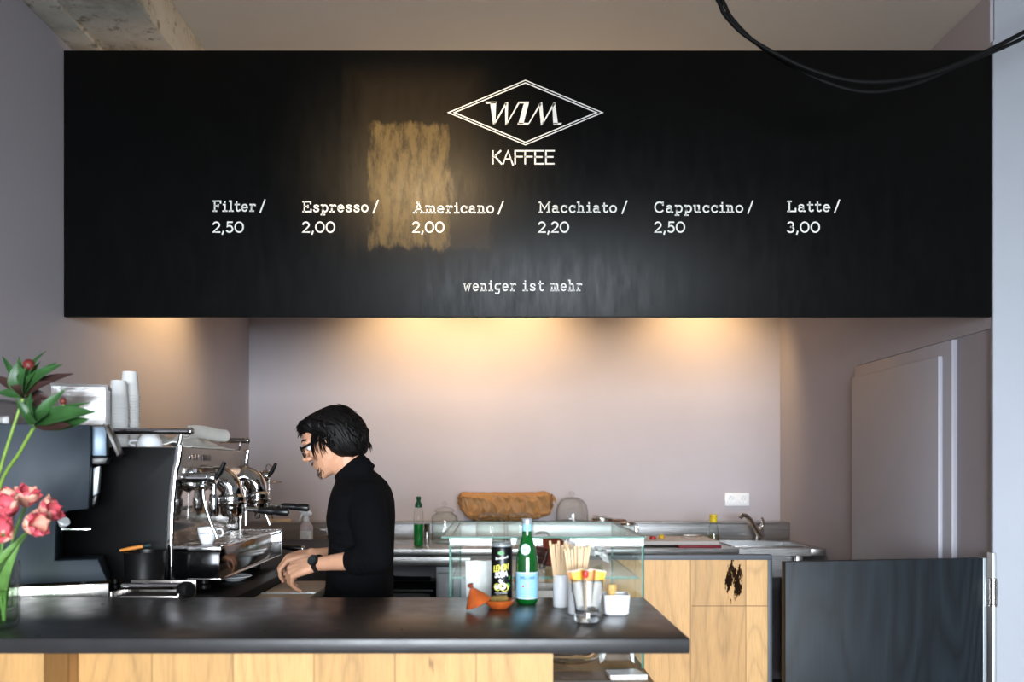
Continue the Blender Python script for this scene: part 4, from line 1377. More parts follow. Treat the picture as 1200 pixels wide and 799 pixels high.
fa = thing('sink_faucet', 'chrome single-lever faucet at the back of the sink', 'faucet', (1.62, 5.26, HW))
MB().lathe([(.028, 0), (.028, .006), (.024, .012), (.023, .060), (.020, .070), (.001, .071)], (1.62, 5.26, HW), (0, 0, 1), 24).build('base', M_polish, fa)
MB().tube(smooth_pts([(1.62, 5.25, HW + .030), (1.585, 5.235, HW + .075), (1.545, 5.215, HW + .130), (1.515, 5.20, HW + .155), (1.49, 5.19, HW + .160), (1.475, 5.185, HW + .145)], 5), [.021, .020, .019, .018, .017, .016, .016, .015, .015, .015, .015, .015, .015, .015, .015, .015, .015, .014, .014, .014, .014, .013, .013, .013, .013, .0125][:26], 14).build('spout', M_polish, fa)
MB().tube(smooth_pts([(1.624, 5.262, HW + .066), (1.634, 5.262, HW + .095), (1.632, 5.245, HW + .125), (1.622, 5.23, HW + .140)], 5), [.022, .021, .020, .018, .017, .016, .015, .014, .013, .012, .011, .010, .010, .009, .009, .008], 14, flat=.75).build('lever', M_chrome, fa)

# spray bottle and squeeze bottle beside the barista
sb = thing('spray_bottle', 'clear spray bottle with a white trigger head on the steel worktop', 'spray bottle', (-1.098, 4.90, HW))
c = Vector((-1.098, 4.90, HW))
MB().lathe([(.001, .002), (.034, 0), (.038, .005), (.038, .105), (.034, .120), (.018, .140), (.015, .146), (.001, .147)], c, (0, 0, 1), 26).build('bottle', mat('clear_frosted_plastic', S(196, 184, 186), 0.35, var=.04, vs=20), sb)
t = MB()
for k in range(20):
    pass
rows = [[c + Vector((.0384 * math.sin(R(a)), -.0384 * math.cos(R(a)), z)) for a in range(-64, 65, 8)] for z in (.022, .088)]
lb_ = MB().sheet(rows).build('label', M_paper, sb)
t = MB()
for r_ in range(7):
    zz = .080 - r_ * .008
    hw_ = (.018, .012, .024, .022, .023, .020, .014)[r_]
    n_ = 8
    for k in range(n_):
        a0, a1 = [(-hw_ + 2 * hw_ * q / n_) / .0386 for q in (k, k + .8)]
        t.poly([c + Vector((.0386 * math.sin(a), -.0386 * math.cos(a), zz + dz)) for a, dz in ((a0, 0), (a1, 0), (a1, .0022), (a0, .0022))])
t.build('print', mat('grey_print', S(110, 110, 114), 0.6), lb_)
t = MB()
t.lathe([(.017, .142), (.018, .150), (.016, .162), (.012, .176)], c, (0, 0, 1), 18)
t.prism([(-.020, .176), (.030, .176), (.034, .190), (.022, .206), (-.010, .216), (-.030, .212), (-.040, .206), (-.040, .196), (-.024, .192)], c, (1, 0, 0), (0, 0, 1), (0, 1, 0), -.012, .012, .003)
hd_ = t.build('trigger_head', M_white, sb)
MB().prism([(-.026, .194), (-.016, .192), (-.022, .170), (-.032, .150), (-.042, .140), (-.040, .152), (-.033, .172)], c, (1, 0, 0), (0, 0, 1), (0, 1, 0), -.007, .007, .002).build('trigger', M_white, hd_)
qb = thing('squeeze_bottle', 'small white squeeze bottle with a pointed nozzle half hidden behind the barista', 'bottle', (-.98, 5.0, HW))
c = Vector((-.990, 5.02, HW))
MB().lathe([(.001, .002), (.024, 0), (.026, .004), (.026, .055), (.001, .060)], c, (0, 0, 1), 22).build('body', M_chrome, qb)
t = MB().lathe([(.022, 0), (.024, .004), (.022, .028), (.012, .040), (.006, .046), (.004, .075), (.001, .076)], c + Vector((.022, 0, .082)), (-1, 0, .06), 20)
t.build('nozzle', M_white, qb)

# ------------------------------------------------------------------ inside the glass case
zs = 1.0513
wb = thing('paper_stack', 'tall folded white paper napkins behind the left of the glass case', 'napkins', (-.06, 2.45, .80))
rows = []
for i in range(12):
    u = i / 11
    rows.append([(-.094 + .082 * v / 10 + .006 * math.sin(2.2 * u) + .13 * max(0, .42 - u) * (v / 10) ** 2 * 1.2, 2.447 + .006 * math.sin(v * 1.3 + 3 * u), .8015 + .300 * u) for v in range(11)])
MB().sheet(rows, .004).build('napkin', M_paper, wb, ang=60)
MB().sheet([[(a + .008, b + .012, c_ * .985 + .012) for a, b, c_ in r_] for r_ in rows], .003).build('napkin', M_paper, wb, ang=60)

ft = thing('dark_red_fruit', 'dark red round fruit with a black stem inside the glass case', 'fruit', (.170, 2.74, zs))
rows = []
cfx, cfy = .172, 2.76
MB().lathe([(.001, .004), (.022, 0), (.040, .010), (.050, .034), (.051, .056), (.044, .078), (.028, .092), (.012, .094), (.001, .088)], (cfx, cfy, zs), (0, 0, 1), 30, facet=lambda k, h: 1 + .025 * math.cos(2 * math.pi * k / 30 * 6)).build('flesh', mat('dark_red_rind', S(112, 44, 30), 0.35, var=.4, vs=26), ft)
MB().tube(smooth_pts([(cfx, cfy, zs + .088), (cfx - .012, cfy, zs + .104), (cfx - .034, cfy - .005, zs + .106), (cfx - .05, cfy - .01, zs + .100)], 4), [.006, .005, .005, .006, .007, .007, .008, .008, .009, .008, .007, .006, .004], 8, flat=.6).build('stem', mat('dark_stem', S(34, 30, 22), 0.8), ft)
wk = thing('wire_basket', 'small wire basket beside the dark red fruit in the glass case', 'basket', (.13, 2.66, zs))
bc = Vector((.118, 2.66, zs))
t = MB()
for r_, z in ((.030, .003), (.036, .02), (.040, .04), (.042, .06)):
    t.tube([bc + Vector((r_ * math.cos(a), r_ * math.sin(a), z)) for a in [2 * math.pi * k / 20 for k in range(20)]], .0016, 5, loop=True)
for k in range(12):
    a = 2 * math.pi * k / 12
    b2 = a + .5
    t.tube([bc + Vector((.030 * math.cos(a), .030 * math.sin(a), .003)), bc + Vector((.037 * math.cos(a + .25), .037 * math.sin(a + .25), .03)), bc + Vector((.042 * math.cos(b2), .042 * math.sin(b2), .06))], .0013, 5)
    t.tube([bc + Vector((.030 * math.cos(b2), .030 * math.sin(b2), .003)), bc + Vector((.037 * math.cos(a + .25), .037 * math.sin(a + .25), .03)), bc + Vector((.042 * math.cos(a), .042 * math.sin(a), .06))], .0013, 5)
t.build('weave', mat('dark_wire', S(70, 52, 46), 0.4, .7), wk)


def crumple(name, label, c, sx, sy, sz, seed, m=None):
    rnd = random.Random(seed)
    rows = []
    n = 18
    for i in range(n):
        row = []
        for j in range(n):
            u, v = i / (n - 1) * 2 - 1, j / (n - 1) * 2 - 1
            d = max(0, 1 - (u * u + v * v) * .55)
            z = sz * (d ** .6) * (.55 + .45 * rnd.random())
            row.append((c[0] + sx * u * (1 + .1 * rnd.uniform(-1, 1)), c[1] + sy * v * (1 + .1 * rnd.uniform(-1, 1)), c[2] + .003 + z))
        rows.append(row)
    return tag(MB().sheet(rows, .0005).build(name, m or M_paper, loc=c, ang=12), label, 'paper')


crumple('crumpled_paper', 'crumpled white paper in the right corner of the glass case behind the sugar bowl', (.348, 2.56, .797), .050, .09, .145, 3)
crumple('wrapping_paper', 'large sheet of white wrapping paper on the glass shelf inside the case', (.29, 2.84, 1.0545), .07, .09, .06, 5)
cbx = thing('cardboard_tray', 'pale cardboard tray standing in the middle of the glass case', 'tray', (.09, 2.9, .80))
MB().box(.02, .20, 2.80, 2.82, .7965, .965, .003).box(.02, .20, 2.98, 3.0, .7965, .965, .003).build('side_wall', mat('pale_card', S(206, 198, 190), 0.8, var=.05, vs=12), cbx)
MB().box(.02, .20, 2.82, 2.98, .7965, .802).box(.02, .026, 2.82, 2.98, .806, .95).box(.194, .20, 2.82, 2.98, .806, .95).build('base', mat('pale_card_base', S(196, 186, 176), 0.8), cbx)
mt = thing('silver_tray', 'shallow silver tray at the bottom of the glass case below the bar top', 'tray', (.24, 2.55, .80))
MB().lathe([(.001, .002), (.070, 0), (.086, .012), (.092, .014), (.092, .016), (.084, .015), (.068, .004), (.001, .004)], (.215, 2.54, .7975), (0, 0, 1), 36).build('tray', M_polish, mt)
MB().tube([(.215 + .092 * math.cos(a), 2.54 + .092 * math.sin(a), .8135) for a in [2 * math.pi * k / 30 for k in range(30)]], .0022, 6, loop=True).build('rim', M_chrome, mt)

# ------------------------------------------------------------------ things on the bar top
def wrap(c, r, a_mid=0.0):
    """u along the round, v up, t out from a can or bottle; a_mid = 0 faces the camera"""
    def fn(u, v, t):
        a = a_mid + u / r
        return Vector((c[0] + (r + t) * math.sin(a), c[1] - (r + t) * math.cos(a), c[2] + v))
    return fn


can = thing('soda_can', 'slim black lemon soda can standing behind the terracotta tagine', 'can', (.0117, 2.33, HB))
c = (.0117, 2.33, HB)
MB().lathe([(.001, .006), (.021, .004), (.024, 0), (.0275, .006), (.0290, .012), (.0290, .142), (.0268, .150), (.001, .1502)], c, (0, 0, 1), 40).build('body', mat('black_can_print', S(12, 13, 14), 0.3, 0.2), can)
MB().lathe([(.0262, .1495), (.0275, .152), (.0275, .156), (.0258, .1565), (.0240, .151), (.001, .1508)], c, (0, 0, 1), 40).tube([(c[0] + .009 * math.cos(a), c[1] + .006 + .012 * math.sin(a), c[2] + .153) for a in [2 * math.pi * k / 16 for k in range(16)]], .0015, 6, loop=True).build('lid', M_alu, can)
fn = wrap(c, .0291, -.08)
M_lemon = mat('lemon_yellow_print', S(232, 222, 96), 0.35)
M_wprint = mat('white_print', S(236, 236, 232), 0.35)
M_gprint = mat('green_print', S(70, 150, 78), 0.35)
t = MB()
write(t, 'LEMON', SANS, lambda u, v, q: fn(u, v + .16 * u, q), .041, .0145, .0036, -.0205, .087, gap=.05, slant=.12, thick=.0004)
t.build('lemon_lettering', M_lemon, can)
t = MB()
write(t, 'SODA', SANS, lambda u, v, q: fn(u, v + .16 * u, q), .034, .0130, .0034, -.0165, .070, gap=.05, slant=.12, thick=.0004)
t.build('soda_lettering', M_wprint, can)
t = MB()
for k, hgt in enumerate((.007, .0045, .0045, .006, .005, .0045, .006)):
    x0 = -.0155 + k * .0052
    t.poly([fn(x0, .118 + .16 * x0, .0004), fn(x0 + .0036, .118 + .16 * x0, .0004), fn(x0 + .0042, .118 + hgt + .16 * x0, .0004), fn(x0 + .0008, .118 + hgt + .16 * x0, .0004)])
for r_, z in ((.018, .0245), (.013, .0195)):
    for k in range(9):
        x0 = -r_ + 2 * r_ * k / 9
        t.poly([fn(x0, z, .0004), fn(x0 + r_ * .16, z, .0004), fn(x0 + r_ * .16, z + .0028, .0004), fn(x0, z + .0028, .0004)])
t.poly([fn(-.006, .056, .0004), fn(.000, .053, .0004), fn(.004, .058, .0004), fn(-.001, .0645, .0004), fn(-.0055, .062, .0004)])
t.build('small_print', M_wprint, can)
t = MB()
t.poly([fn(.009 * math.cos(a), .134 + .005 * math.sin(a), .0004) for a in [2 * math.pi * k / 14 for k in range(14)]])
t.poly([fn(.022, .060, .0004), fn(.026, .064, .0004), fn(.028, .073, .0004), fn(.022, .068, .0004)])
t.poly([fn(.015, .046, .0003), fn(.027, .040, .0003), fn(.026, .050, .0003), fn(.018, .054, .0003)])
t.build('leaf_print', M_gprint, can)


def blob(cx, cy, rx, ry, lift, n=16):
    return [fn(cx + rx * math.cos(2 * math.pi * k / n), cy + ry * math.sin(2 * math.pi * k / n), lift) for k in range(n)]


MB().poly(blob(-.010, .042, .011, .010, .0005)).poly(blob(.010, .041, .012, .011, .0006)).build('lemon_print', M_lemon, can)
MB().poly(blob(.004, .045, .010, .0095, .0008)).poly(blob(-.011, .042, .006, .006, .0008)).build('lemon_flesh_print', M_wprint, can)

btl = thing('water_bottle', 'green glass mineral water bottle with a pale blue label', 'bottle', (.0795, 2.30, HB))
c = (.0795, 2.30, HB)
MB().lathe([(.001, .006), (.020, .004), (.025, 0), (.0290, .005), (.0295, .012), (.0295, .108), (.0285, .122), (.0225, .150), (.0165, .168), (.0135, .184), (.0122, .200), (.0122, .214), (.0135, .216), (.0135, .2225), (.0125, .2235), (.001, .2235)], c, (0, 0, 1), 40).build('bottle', mat('green_bottle_glass', S(8, 82, 26), 0.08, var=.2, vs=14, coat=.8), btl)
MB().lathe([(.0137, .213), (.0140, .216), (.0140, .225), (.0125, .2275), (.001, .228)], c, (0, 0, 1), 24, facet=lambda k, h: 1 + .03 * (k % 2)).build('cap', M_alu, btl)
M_blue = mat('pale_blue_label', S(150, 206, 232), 0.45, var=.05, vs=20)
M_blue2 = mat('bluish_white_label', S(206, 224, 240), 0.45)
fb = wrap(c, .0297, 0)
t = MB()
rows = [[fb(.0297 * R(a), v, .0002) for a in range(-180, 181, 9)] for v in (.017, .082)]
lab = MB().sheet(rows).build('label', M_blue, btl)
t = MB()
for v0, v1 in ((.082, .0855), (.0140, .0170)):
    t.sheet([[fb(.0297 * R(a), v, .0002) for a in range(-180, 181, 9)] for v in (v0, v1)])
t.build('label_border', M_blue2, lab)
t = MB()
write(t, 'S.PELLEGRINO', SANS, lambda u, v, q: fb(u, v, .0005), .042, .0058, .0012, -.021, .068, gap=.06)
t.build('label_lettering', mat('label_blue_print', S(52, 96, 156), 0.45), lab)
star = []
for k in range(10):
    rr = .0042 if k % 2 == 0 else .0018
    star.append(fb(-.011 + rr * math.sin(2 * math.pi * k / 10), .048 + rr * math.cos(2 * math.pi * k / 10), .0005))
MB().poly(star).build('red_star', mat('red_print', S(206, 40, 40), 0.45), lab)
t = MB()
for k in range(3):
    v0 = .040 - k * .006
    for q in range(10):
        x0 = -.019 + q * .004
        t.poly([fb(x0, v0, .0005), fb(x0 + .003, v0, .0005), fb(x0 + .003, v0 + .0012, .0005), fb(x0, v0 + .0012, .0005)])
t.build('small_print', mat('label_pale_print', S(110, 170, 210), 0.45), lab)


def neck_r(z):
    P = [(.122, .0285), (.150, .0225), (.168, .0165), (.184, .0135), (.200, .0122)]
    for (z0, r0), (z1, r1) in zip(P[:-1], P[1:]):
        if z0 <= z <= z1:
            return r0 + (r1 - r0) * (z - z0) / (z1 - z0)
    return .0122 if z > .2 else .0285


def shoulder(u, v, lift):
    rr = neck_r(v) + .0006 + lift
    a = u / rr - .22
    return Vector((c[0] + rr * math.sin(a), c[1] - rr * math.cos(a), c[2] + v))


rows = []
for i in range(9):
    w = -1 + 2 * i / 8
    hw_ = .0135 * math.sqrt(max(0, 1 - w * w))
    rows.append([shoulder(-hw_ + 2 * hw_ * q / 8, .146 + .0150 * w, 0) for q in range(9)])
ol = MB().sheet(rows).build('oval_label', M_blue2, btl)
t = MB()
for k in range(5):
    t.poly([shoulder(-.007 + k * .003, .1445, .0004), shoulder(-.005 + k * .003, .1445, .0004), shoulder(-.005 + k * .003, .1475, .0004), shoulder(-.007 + k * .003, .1475, .0004)])
t.build('small_print', mat('oval_print', S(110, 120, 176), 0.45), ol)
MB().lathe([(.0129, .186), (.0126, .200), (.0125, .213), (.0122, .213), (.0122, .186)], c, (0, 0, 1), 28).build('neck_label', M_blue, btl)

tg = thing('tagine_dish', 'small terracotta dish in front of the black soda can', 'dish', (.000, 2.215, HB))
MB().lathe([(.001, .002), (.022, 0), (.026, .003), (.0385, .016), (.0400, .021), (.0375, .0225), (.030, .013), (.020, .009), (.001, .008)], (.0045, 2.215, HB), (0, 0, 1), 36).build('bowl', M_terra, tg)
tag(MB().prism([(-.020, 0), (.024, -.001), (.027, .012), (.022, .021), (-.016, .018), (-.022, .010)], (.002, 2.222, HB + .0125), (1, 0, 0), (0, 0, 1), (0, 1, 0), -.010, .012, .003).build('brown_sugar_lump', mat('olive_brown_sugar', S(122, 98, 44), 0.85, var=.3, vs=90, bmp=.5, bs=160), loc=(.002, 2.222, HB + .0125)),
    'olive brown lump lying in the small terracotta dish', 'lump')
# the cone lid leans on the dish
la = Vector((-.42, -.04, .9)).normalized()
lo = Vector((-.0470, 2.175, HB + .0178))
td = thing('terracotta_cone', 'terracotta cone lid with a knob leaning against the terracotta dish', 'lid', (-.05, 2.175, HB))
MB().lathe([(.034, .0), (.0355, .002), (.034, .005), (.024, .020), (.013, .034), (.007, .042), (.001, .043), (.001, .039), (.010, .032), (.020, .020), (.030, .005), (.031, 0)], lo, la, 36, closed=True).build('cone', M_terra, td)
MB().lathe([(.0058, .040), (.0045, .046), (.0075, .050), (.0085, .054), (.0060, .0565), (.001, .055)], lo, la, 18).build('knob', mat('dark_terracotta', S(120, 54, 34), 0.4, var=.2, vs=60), td)

# two stirrer tubs with birch stirrers
tubs = [((.166, 2.237), .0205, .084, 'white tub of wooden stirrers nearest the green bottle', 15, 'wooden stirrer standing in the white tub nearest the green bottle', 'stirrers in the left tub'),
        ((.1985, 2.135), .0225, .096, 'white tub of wooden stirrers behind the faceted tumbler', 16, 'wooden stirrer standing in the white tub behind the faceted tumbler', 'stirrers in the right tub')]
stir = None
for (x, y), r, h, lab, n, slab_, grp in tubs:
    tb_ = thing('stirrer_tub', lab, 'tub', (x, y, HB))
    MB().lathe([(.001, .002), (r - .002, 0), (r, .003), (r, h), (r - .002, h + .0008), (r - .0025, h), (r - .0025, .006), (.001, .005)], (x, y, HB), (0, 0, 1), 32).build('cylinder', M_white, tb_)
    MB().lathe([(r, h - .004), (r + .0008, h - .003), (r + .0008, h - .001), (r, h)], (x, y, HB), (0, 0, 1), 32).build('rim', M_white, tb_)
    for k in range(16):
        ci, cj = k % 4, k // 4
        qx = (ci - 1.5 + (.25 if cj % 2 else -.25)) * .0074 * (r / .0205) + random.uniform(-.0004, .0004)
        qy = (cj - 1.5) * .0054 * (r / .0205) + (.0012 if ci % 2 else -.0012)
        if stir is None:
            stir = MB().box(-.0031, .0031, -.00065, .00065, 0, .160, .0005).build('wooden_stirrer', M_wood)
            o = stir
        else:
            o = stir.copy()
            COL.objects.link(o)
        tag(o, slab_, 'stirrer', grp)
        o.location = (x + qx * .60, y + qy * .60, HB + .0065)
        d = Vector((qx * 9.8, qy * 8.5, 1)).normalized()
        o.rotation_mode = 'QUATERNION'
        o.rotation_quaternion = d.rotation_difference(Vector((0, 0, 1))).inverted()
        o.scale = (1, 1, random.uniform(.95, 1.05))

# faceted tumbler with sugar sachets
tu = thing('faceted_tumbler', 'faceted glass tumbler holding sugar sachets at the front of the bar', 'tumbler', (.213, 2.03, HB))


def fac(k, h):
    if .018 < h < .072:
        return 1 - .05 * (1 - abs(((k % 4) - 2) / 2.0)) * 1.0
    return 1


MB().lathe([(.001, .002), (.027, 0), (.030, .004), (.0300, .014), (.0285, .018), (.0300, .030), (.0345, .060), (.0375, .072), (.0385, .099), (.0370, .100), (.0362, .098), (.0350, .072), (.0320, .060), (.0272, .032), (.0250, .018), (.001, .0165)], (.213, 2.03, HB), (0, 0, 1), 40, facet=fac).build('glass', M_tumbler, tu)
MB().lathe([(.0388, .0955), (.0392, .097), (.0392, .100), (.0372, .1008), (.0369, .1003), (.0384, .0995)], (.213, 2.03, HB), (0, 0, 1), 40, closed=True).build('rim', M_jarlid, tu)
M_yel = mat('yellow_sachet', S(238, 178, 44), 0.5, var=.12, vs=40)
M_org = mat('orange_sachet', S(226, 140, 60), 0.5, var=.12, vs=40)
M_whs = mat('white_sachet', S(238, 234, 226), 0.6, var=.05, vs=40)
sach = [(-.0155, -.010, -9, 4, M_yel, 'yellow-tipped sugar sachet in the front left of the tumbler'),
        (.0010, -.012, 0, -5, M_org, 'orange-tipped sugar sachet in the front middle of the tumbler'),
        (.0160, -.009, 9, 6, M_yel, 'yellow-tipped sugar sachet in the front right of the tumbler'),
        (-.0165, .001, -13, -4, M_org, 'orange-tipped sugar sachet leaning at the left rim of the tumbler'),
        (.0000, -.001, 2, 3, M_yel, 'yellow-tipped sugar sachet in the very middle of the tumbler'),
        (.0165, .002, 13, -3, M_yel, 'yellow-tipped sugar sachet leaning at the right rim of the tumbler'),
        (-.0085, .012, -5, 3, M_yel, 'yellow-tipped sugar sachet at the back left of the tumbler'),
        (.0085, .013, 5, -4, M_org, 'orange-tipped sugar sachet at the back right of the tumbler')]
for x, y, tilt, yaw, m, lab in sach:
    def pil(u0, u1, lift):
        rows = []
        for i in range(9):
            u = u0 + (u1 - u0) * i / 8
            th = .0030 * math.sin(math.pi * min(1, max(0, (u - .04) / .92))) + lift
            rows.append([((-.0073 + .0146 * q / 8) * (1 + .42 * u), -th * math.sin(math.pi * q / 8) - .0003 - lift, .086  * u) for q in range(9)] + [((.0073 - .0146 * q / 8) * (1 + .42 * u), th * math.sin(math.pi * q / 8) + .0003 + lift, .086 * u) for q in range(9)])
        return rows
    o = thing('sugar_sachet', lab, 'sachet', (0, 0, 0), 'sugar sachets in the tumbler')
    MB().ring_loft(pil(0, 1, 0)).build('packet', M_whs, o)
    MB().ring_loft(pil(.70, .985, .0004)).build('coloured_end', m, o)
    o.location = (.213 + x, 2.03 + y, HB + .036)
    o.rotation_euler = (R(-y * 300), R(tilt), R(yaw))
rs = MB().lathe([(.001, 0), (.006, .003), (.0075, .010), (.006, .017), (.001, .019)], (.207, 2.008, HB + .104), (0, 0, 1), 16)
rb = thing('red_bead', 'round red tip poking out among the sugar sachets', 'tip', (.207, 2.008, HB + .04))
rs.build('ball', mat('red_glaze', S(204, 36, 30), 0.35), rb)
MB().cyl((.207, 2.010, HB + .030), (.207, 2.008, HB + .105), .0018, n=8).build('stick', M_wood, rb)

sg = thing('sugar_bowl', 'small square white sugar bowl right of the faceted tumbler', 'bowl', (.295, 2.13, HB))


def rrect(cx, cy, hx, hy, r, z, n=5):
    out = []
    for sx, sy, a0 in ((1, 1, 0), (-1, 1, 90), (-1, -1, 180), (1, -1, 270)):
        for k in range(n + 1):
            a = R(a0 + 90 * k / n)
            out.append((cx + sx * (hx - r) + r * math.cos(a), cy + sy * (hy - r) + r * math.sin(a), z))
    return out


Z = HB
rings = [rrect(.295, 2.13, .026, .026, .010, Z), rrect(.295, 2.13, .030, .030, .012, Z + .004), rrect(.295, 2.13, .0325, .0325, .012, Z + .046), rrect(.295, 2.13, .0325, .0325, .012, Z + .049), rrect(.295, 2.13, .0290, .0290, .010, Z + .049), rrect(.295, 2.13, .0280, .0280, .010, Z + .010), rrect(.295, 2.13, .010, .010, .004, Z + .008)]
MB().ring_loft(rings).build('bowl', M_white, sg)
MB().ring_loft([rrect(.295, 2.13, .0326, .0326, .012, Z + .0485), rrect(.295, 2.13, .0334, .0334, .012, Z + .0505), rrect(.295, 2.13, .0300, .0300, .010, Z + .0505), rrect(.295, 2.13, .0290, .0290, .010, Z + .0485)], cap=False).build('rim', M_white, sg)
M_cube = mat('brown_sugar_cube', S(226, 182, 110), 0.7, var=.2, vs=120, bmp=.3, bs=200)
for (x, y, z, a, lab) in ((.283, 2.125, Z + .0105, .3, 'amber sugar cube deep in the white bowl at the left'), (.303, 2.135, Z + .0105, .8, 'amber sugar cube deep in the white bowl at the right'),
                          (.287, 2.125, Z + .0265, .1, 'amber sugar cube second from the top in the white bowl'), (.284, 2.128, Z + .0425, .5, 'amber sugar cube rising just over the rim of the white bowl'),
                          (.287, 2.127, Z + .0585, 1.0, 'topmost amber sugar cube above the white bowl')):
    o = tag(MB().box(-.008, .008, -.008, .008, 0, .0155, .0015).build('sugar_cube', M_cube), lab, 'sugar cube', 'sugar cubes in the white bowl')
    o.location = (x, y, z)
    o.rotation_euler = (0, 0, a)

# ------------------------------------------------------------------ black cables sagging from above
for k, (pts, r, lab) in enumerate(((((835, -10), (850, 18), (880, 46), (940, 78), (1000, 95), (1060, 93), (1120, 76), (1210, 32)), .0065, 'upper of two black cables sagging across the top right of the menu board'),
                                   (((840, -10), (858, 22), (892, 55), (948, 88), (1006, 107), (1060, 102), (1125, 76), (1212, 38)), .0060, 'lower of two black cables sagging across the top right of the menu board'))):
    Y = 2.62 + .03 * k
    P3 = [at(x, y, Y) for x, y in pts]
    P3 = [P3[0] + Vector((-.20, 0, .52)) * (1.0)] + P3 + [P3[-1] + Vector((.35, 0, .21))]
    P3[0].z = min(P3[0].z, ZC - .002)
    P3[-1].z = min(P3[-1].z, ZC - .002)
    tag(MB().tube(smooth_pts(P3, 8), r, 8).build('pendant_cable', M_rubber, loc=P3[4]), lab, 'cable', 'black cables under the ceiling')


# ------------------------------------------------------------------ the barista
def mesh_of(o):
    dg = bpy.context.evaluated_depsgraph_get()
    return bpy.data.meshes.new_from_object(o.evaluated_get(dg))


def remeshed(mb, name, mat_, parent, voxel, smooth_it=4, ang=80, factor=0.5):
    """several overlapping closed shapes grown into one continuous skin"""
    o = mb.build(name, mat_, parent)
    m = o.modifiers.new('r', 'REMESH')
    m.mode = 'VOXEL'
    m.voxel_size = voxel
    m.use_smooth_shade = True
    if smooth_it:
        sm = o.modifiers.new('s', 'SMOOTH')
        sm.factor = factor
        sm.iterations = smooth_it
    bpy.context.view_layer.update()
    me = mesh_of(o)
    o.modifiers.clear()
    old = o.data
    o.data = me
    me.name = name
    bpy.data.meshes.remove(old)
    if not me.materials:
        me.materials.append(mat_)
    me.polygons.foreach_set('use_smooth', [True] * len(me.polygons))
    return o


def limb(t, pts, rr, n=14, flat=1.0):
    t.tube(smooth_pts(pts, 4), [a for i in range(len(rr) - 1) for a in [rr[i] + (rr[i + 1] - rr[i]) * k / 4 for k in range(4)]] + [rr[-1]], n, flat=flat)
    t.ball(pts[0], rr[0], 14, 10)
    t.ball(pts[-1], rr[-1], 14, 10)


PY = 2.97
per = thing('person', 'barista in a black turtleneck with dark hair and glasses, bent over the coffee counter', 'person', (-.47, PY, 0))
PS = .001 * PY
# head frame: pitched down, looking towards the counter
pit = R(23)
HF = Vector((-math.cos(pit), 0, -math.sin(pit)))
HU = Vector((-math.sin(pit), 0, math.cos(pit)))
HS = Vector((0, -1, 0))
HC = at(388, 514, PY)


def hd(f, s, u):
    return HC + HF * f + HS * s + HU * u


b = MB()
rows = [(-.116, .036, .076, .018), (-.108, .008, .084, .034), (-.090, -.016, .086, .049), (-.068, -.036, .086, .060), (-.046, -.054, .086, .066), (-.022, -.078, .087, .070),
        (.0, -.094, .082, .073), (.018, -.100, .092, .075), (.040, -.103, .091, .076), (.060, -.098, .081, .072), (.077, -.083, .062, .062), (.090, -.058, .036, .044), (.097, -.02, .004, .014)]
b.ring_loft([[hd((fb + ff) / 2 + (ff - fb) / 2 * math.cos(2 * math.pi * k / 32), hw * math.sin(2 * math.pi * k / 32) * (1 if math.cos(2 * math.pi * k / 32) < .55 else .96), u) for k in range(32)] for u, fb, ff, hw in rows])
b.tube([hd(.086, 0, .010), hd(.099, 0, -.010), hd(.112, 0, -.032), hd(.098, 0, -.040)], [.0075, .0095, .0115, .009], 12)
for s in (-1, 1):
    b.ball(hd(.097, s * .0115, -.036), .0085, 12, 8)
    b.tube([hd(.090, s * .008, .014), hd(.088, s * .030, .019), hd(.070, s * .055, .012)], [.007, .009, .006], 10)
    b.ball(hd(.066, s * .042, -.028), (.018, .022, .018), 12, 8)
    b.tube([hd(-.004, s * .072, -.040), hd(-.012, s * .080, -.022), hd(-.018, s * .085, .004), hd(-.006, s * .083, .014), hd(.006, s * .078, .004), hd(.004, s * .074, -.022)], [.006, .006, .006, .006, .005, .005], 8)
b.tube([hd(.080, -.022, -.064), hd(.0915, 0, -.0605), hd(.080, .022, -.064)], [.004, .0065, .004], 10)
b.tube([hd(.078, -.019, -.072), hd(.0895, 0, -.0735), hd(.078, .019, -.072)], [.004, .0070, .004], 10)
b.ball(hd(.072, 0, -.104), (.019, .021, .016), 14, 10)
# neck, trunk and legs (inside the clothes)
NB = at(420, 560, PY)
limb(b, [hd(-.045, 0, -.035), at(407, 546, PY), NB, at(424, 580, PY)], [.054, .053, .058, .075])
limb(b, [at(424, 590, PY), at(424, 640, PY), at(422, 700, PY), at(421, 735, PY)], [.088, .085, .088, .09], 16)
for s in (-1, 1):
    b.ball(at(425, 592, PY) + Vector((0, s * .10, 0)), (.055, .07, .045), 14, 10)
    limb(b, [Vector((-.48, PY + s * .075, .84)), Vector((-.485, PY + s * .085, .48)), Vector((-.455, PY + s * .09, .10))], [.068, .050, .036])
    limb(b, [Vector((-.455, PY + s * .09, .055)), Vector((-.52, PY + s * .095, .040)), Vector((-.60, PY + s * .10, .032))], [.036, .034, .022])
# arms: shoulder, elbow, wrist
nW = at(369, 661, 2.82)
fW = at(365, 650, 3.10)
nS, nE = at(428, 586, 2.815), at(440, 654, 2.735)
fS, fE = at(426, 588, 3.13), at(414, 650, 3.20)
limb(b, [nS, nE], [.040, .037])
limb(b, [nE, nE.lerp(nW, .3), nE.lerp(nW, .75), nW], [.036, .0375, .029, .0255], flat=.9)
limb(b, [fS, fE], [.040, .037])
limb(b, [fE, fE.lerp(fW, .3), fE.lerp(fW, .75), fW], [.036, .0375, .029, .0255], flat=.9)


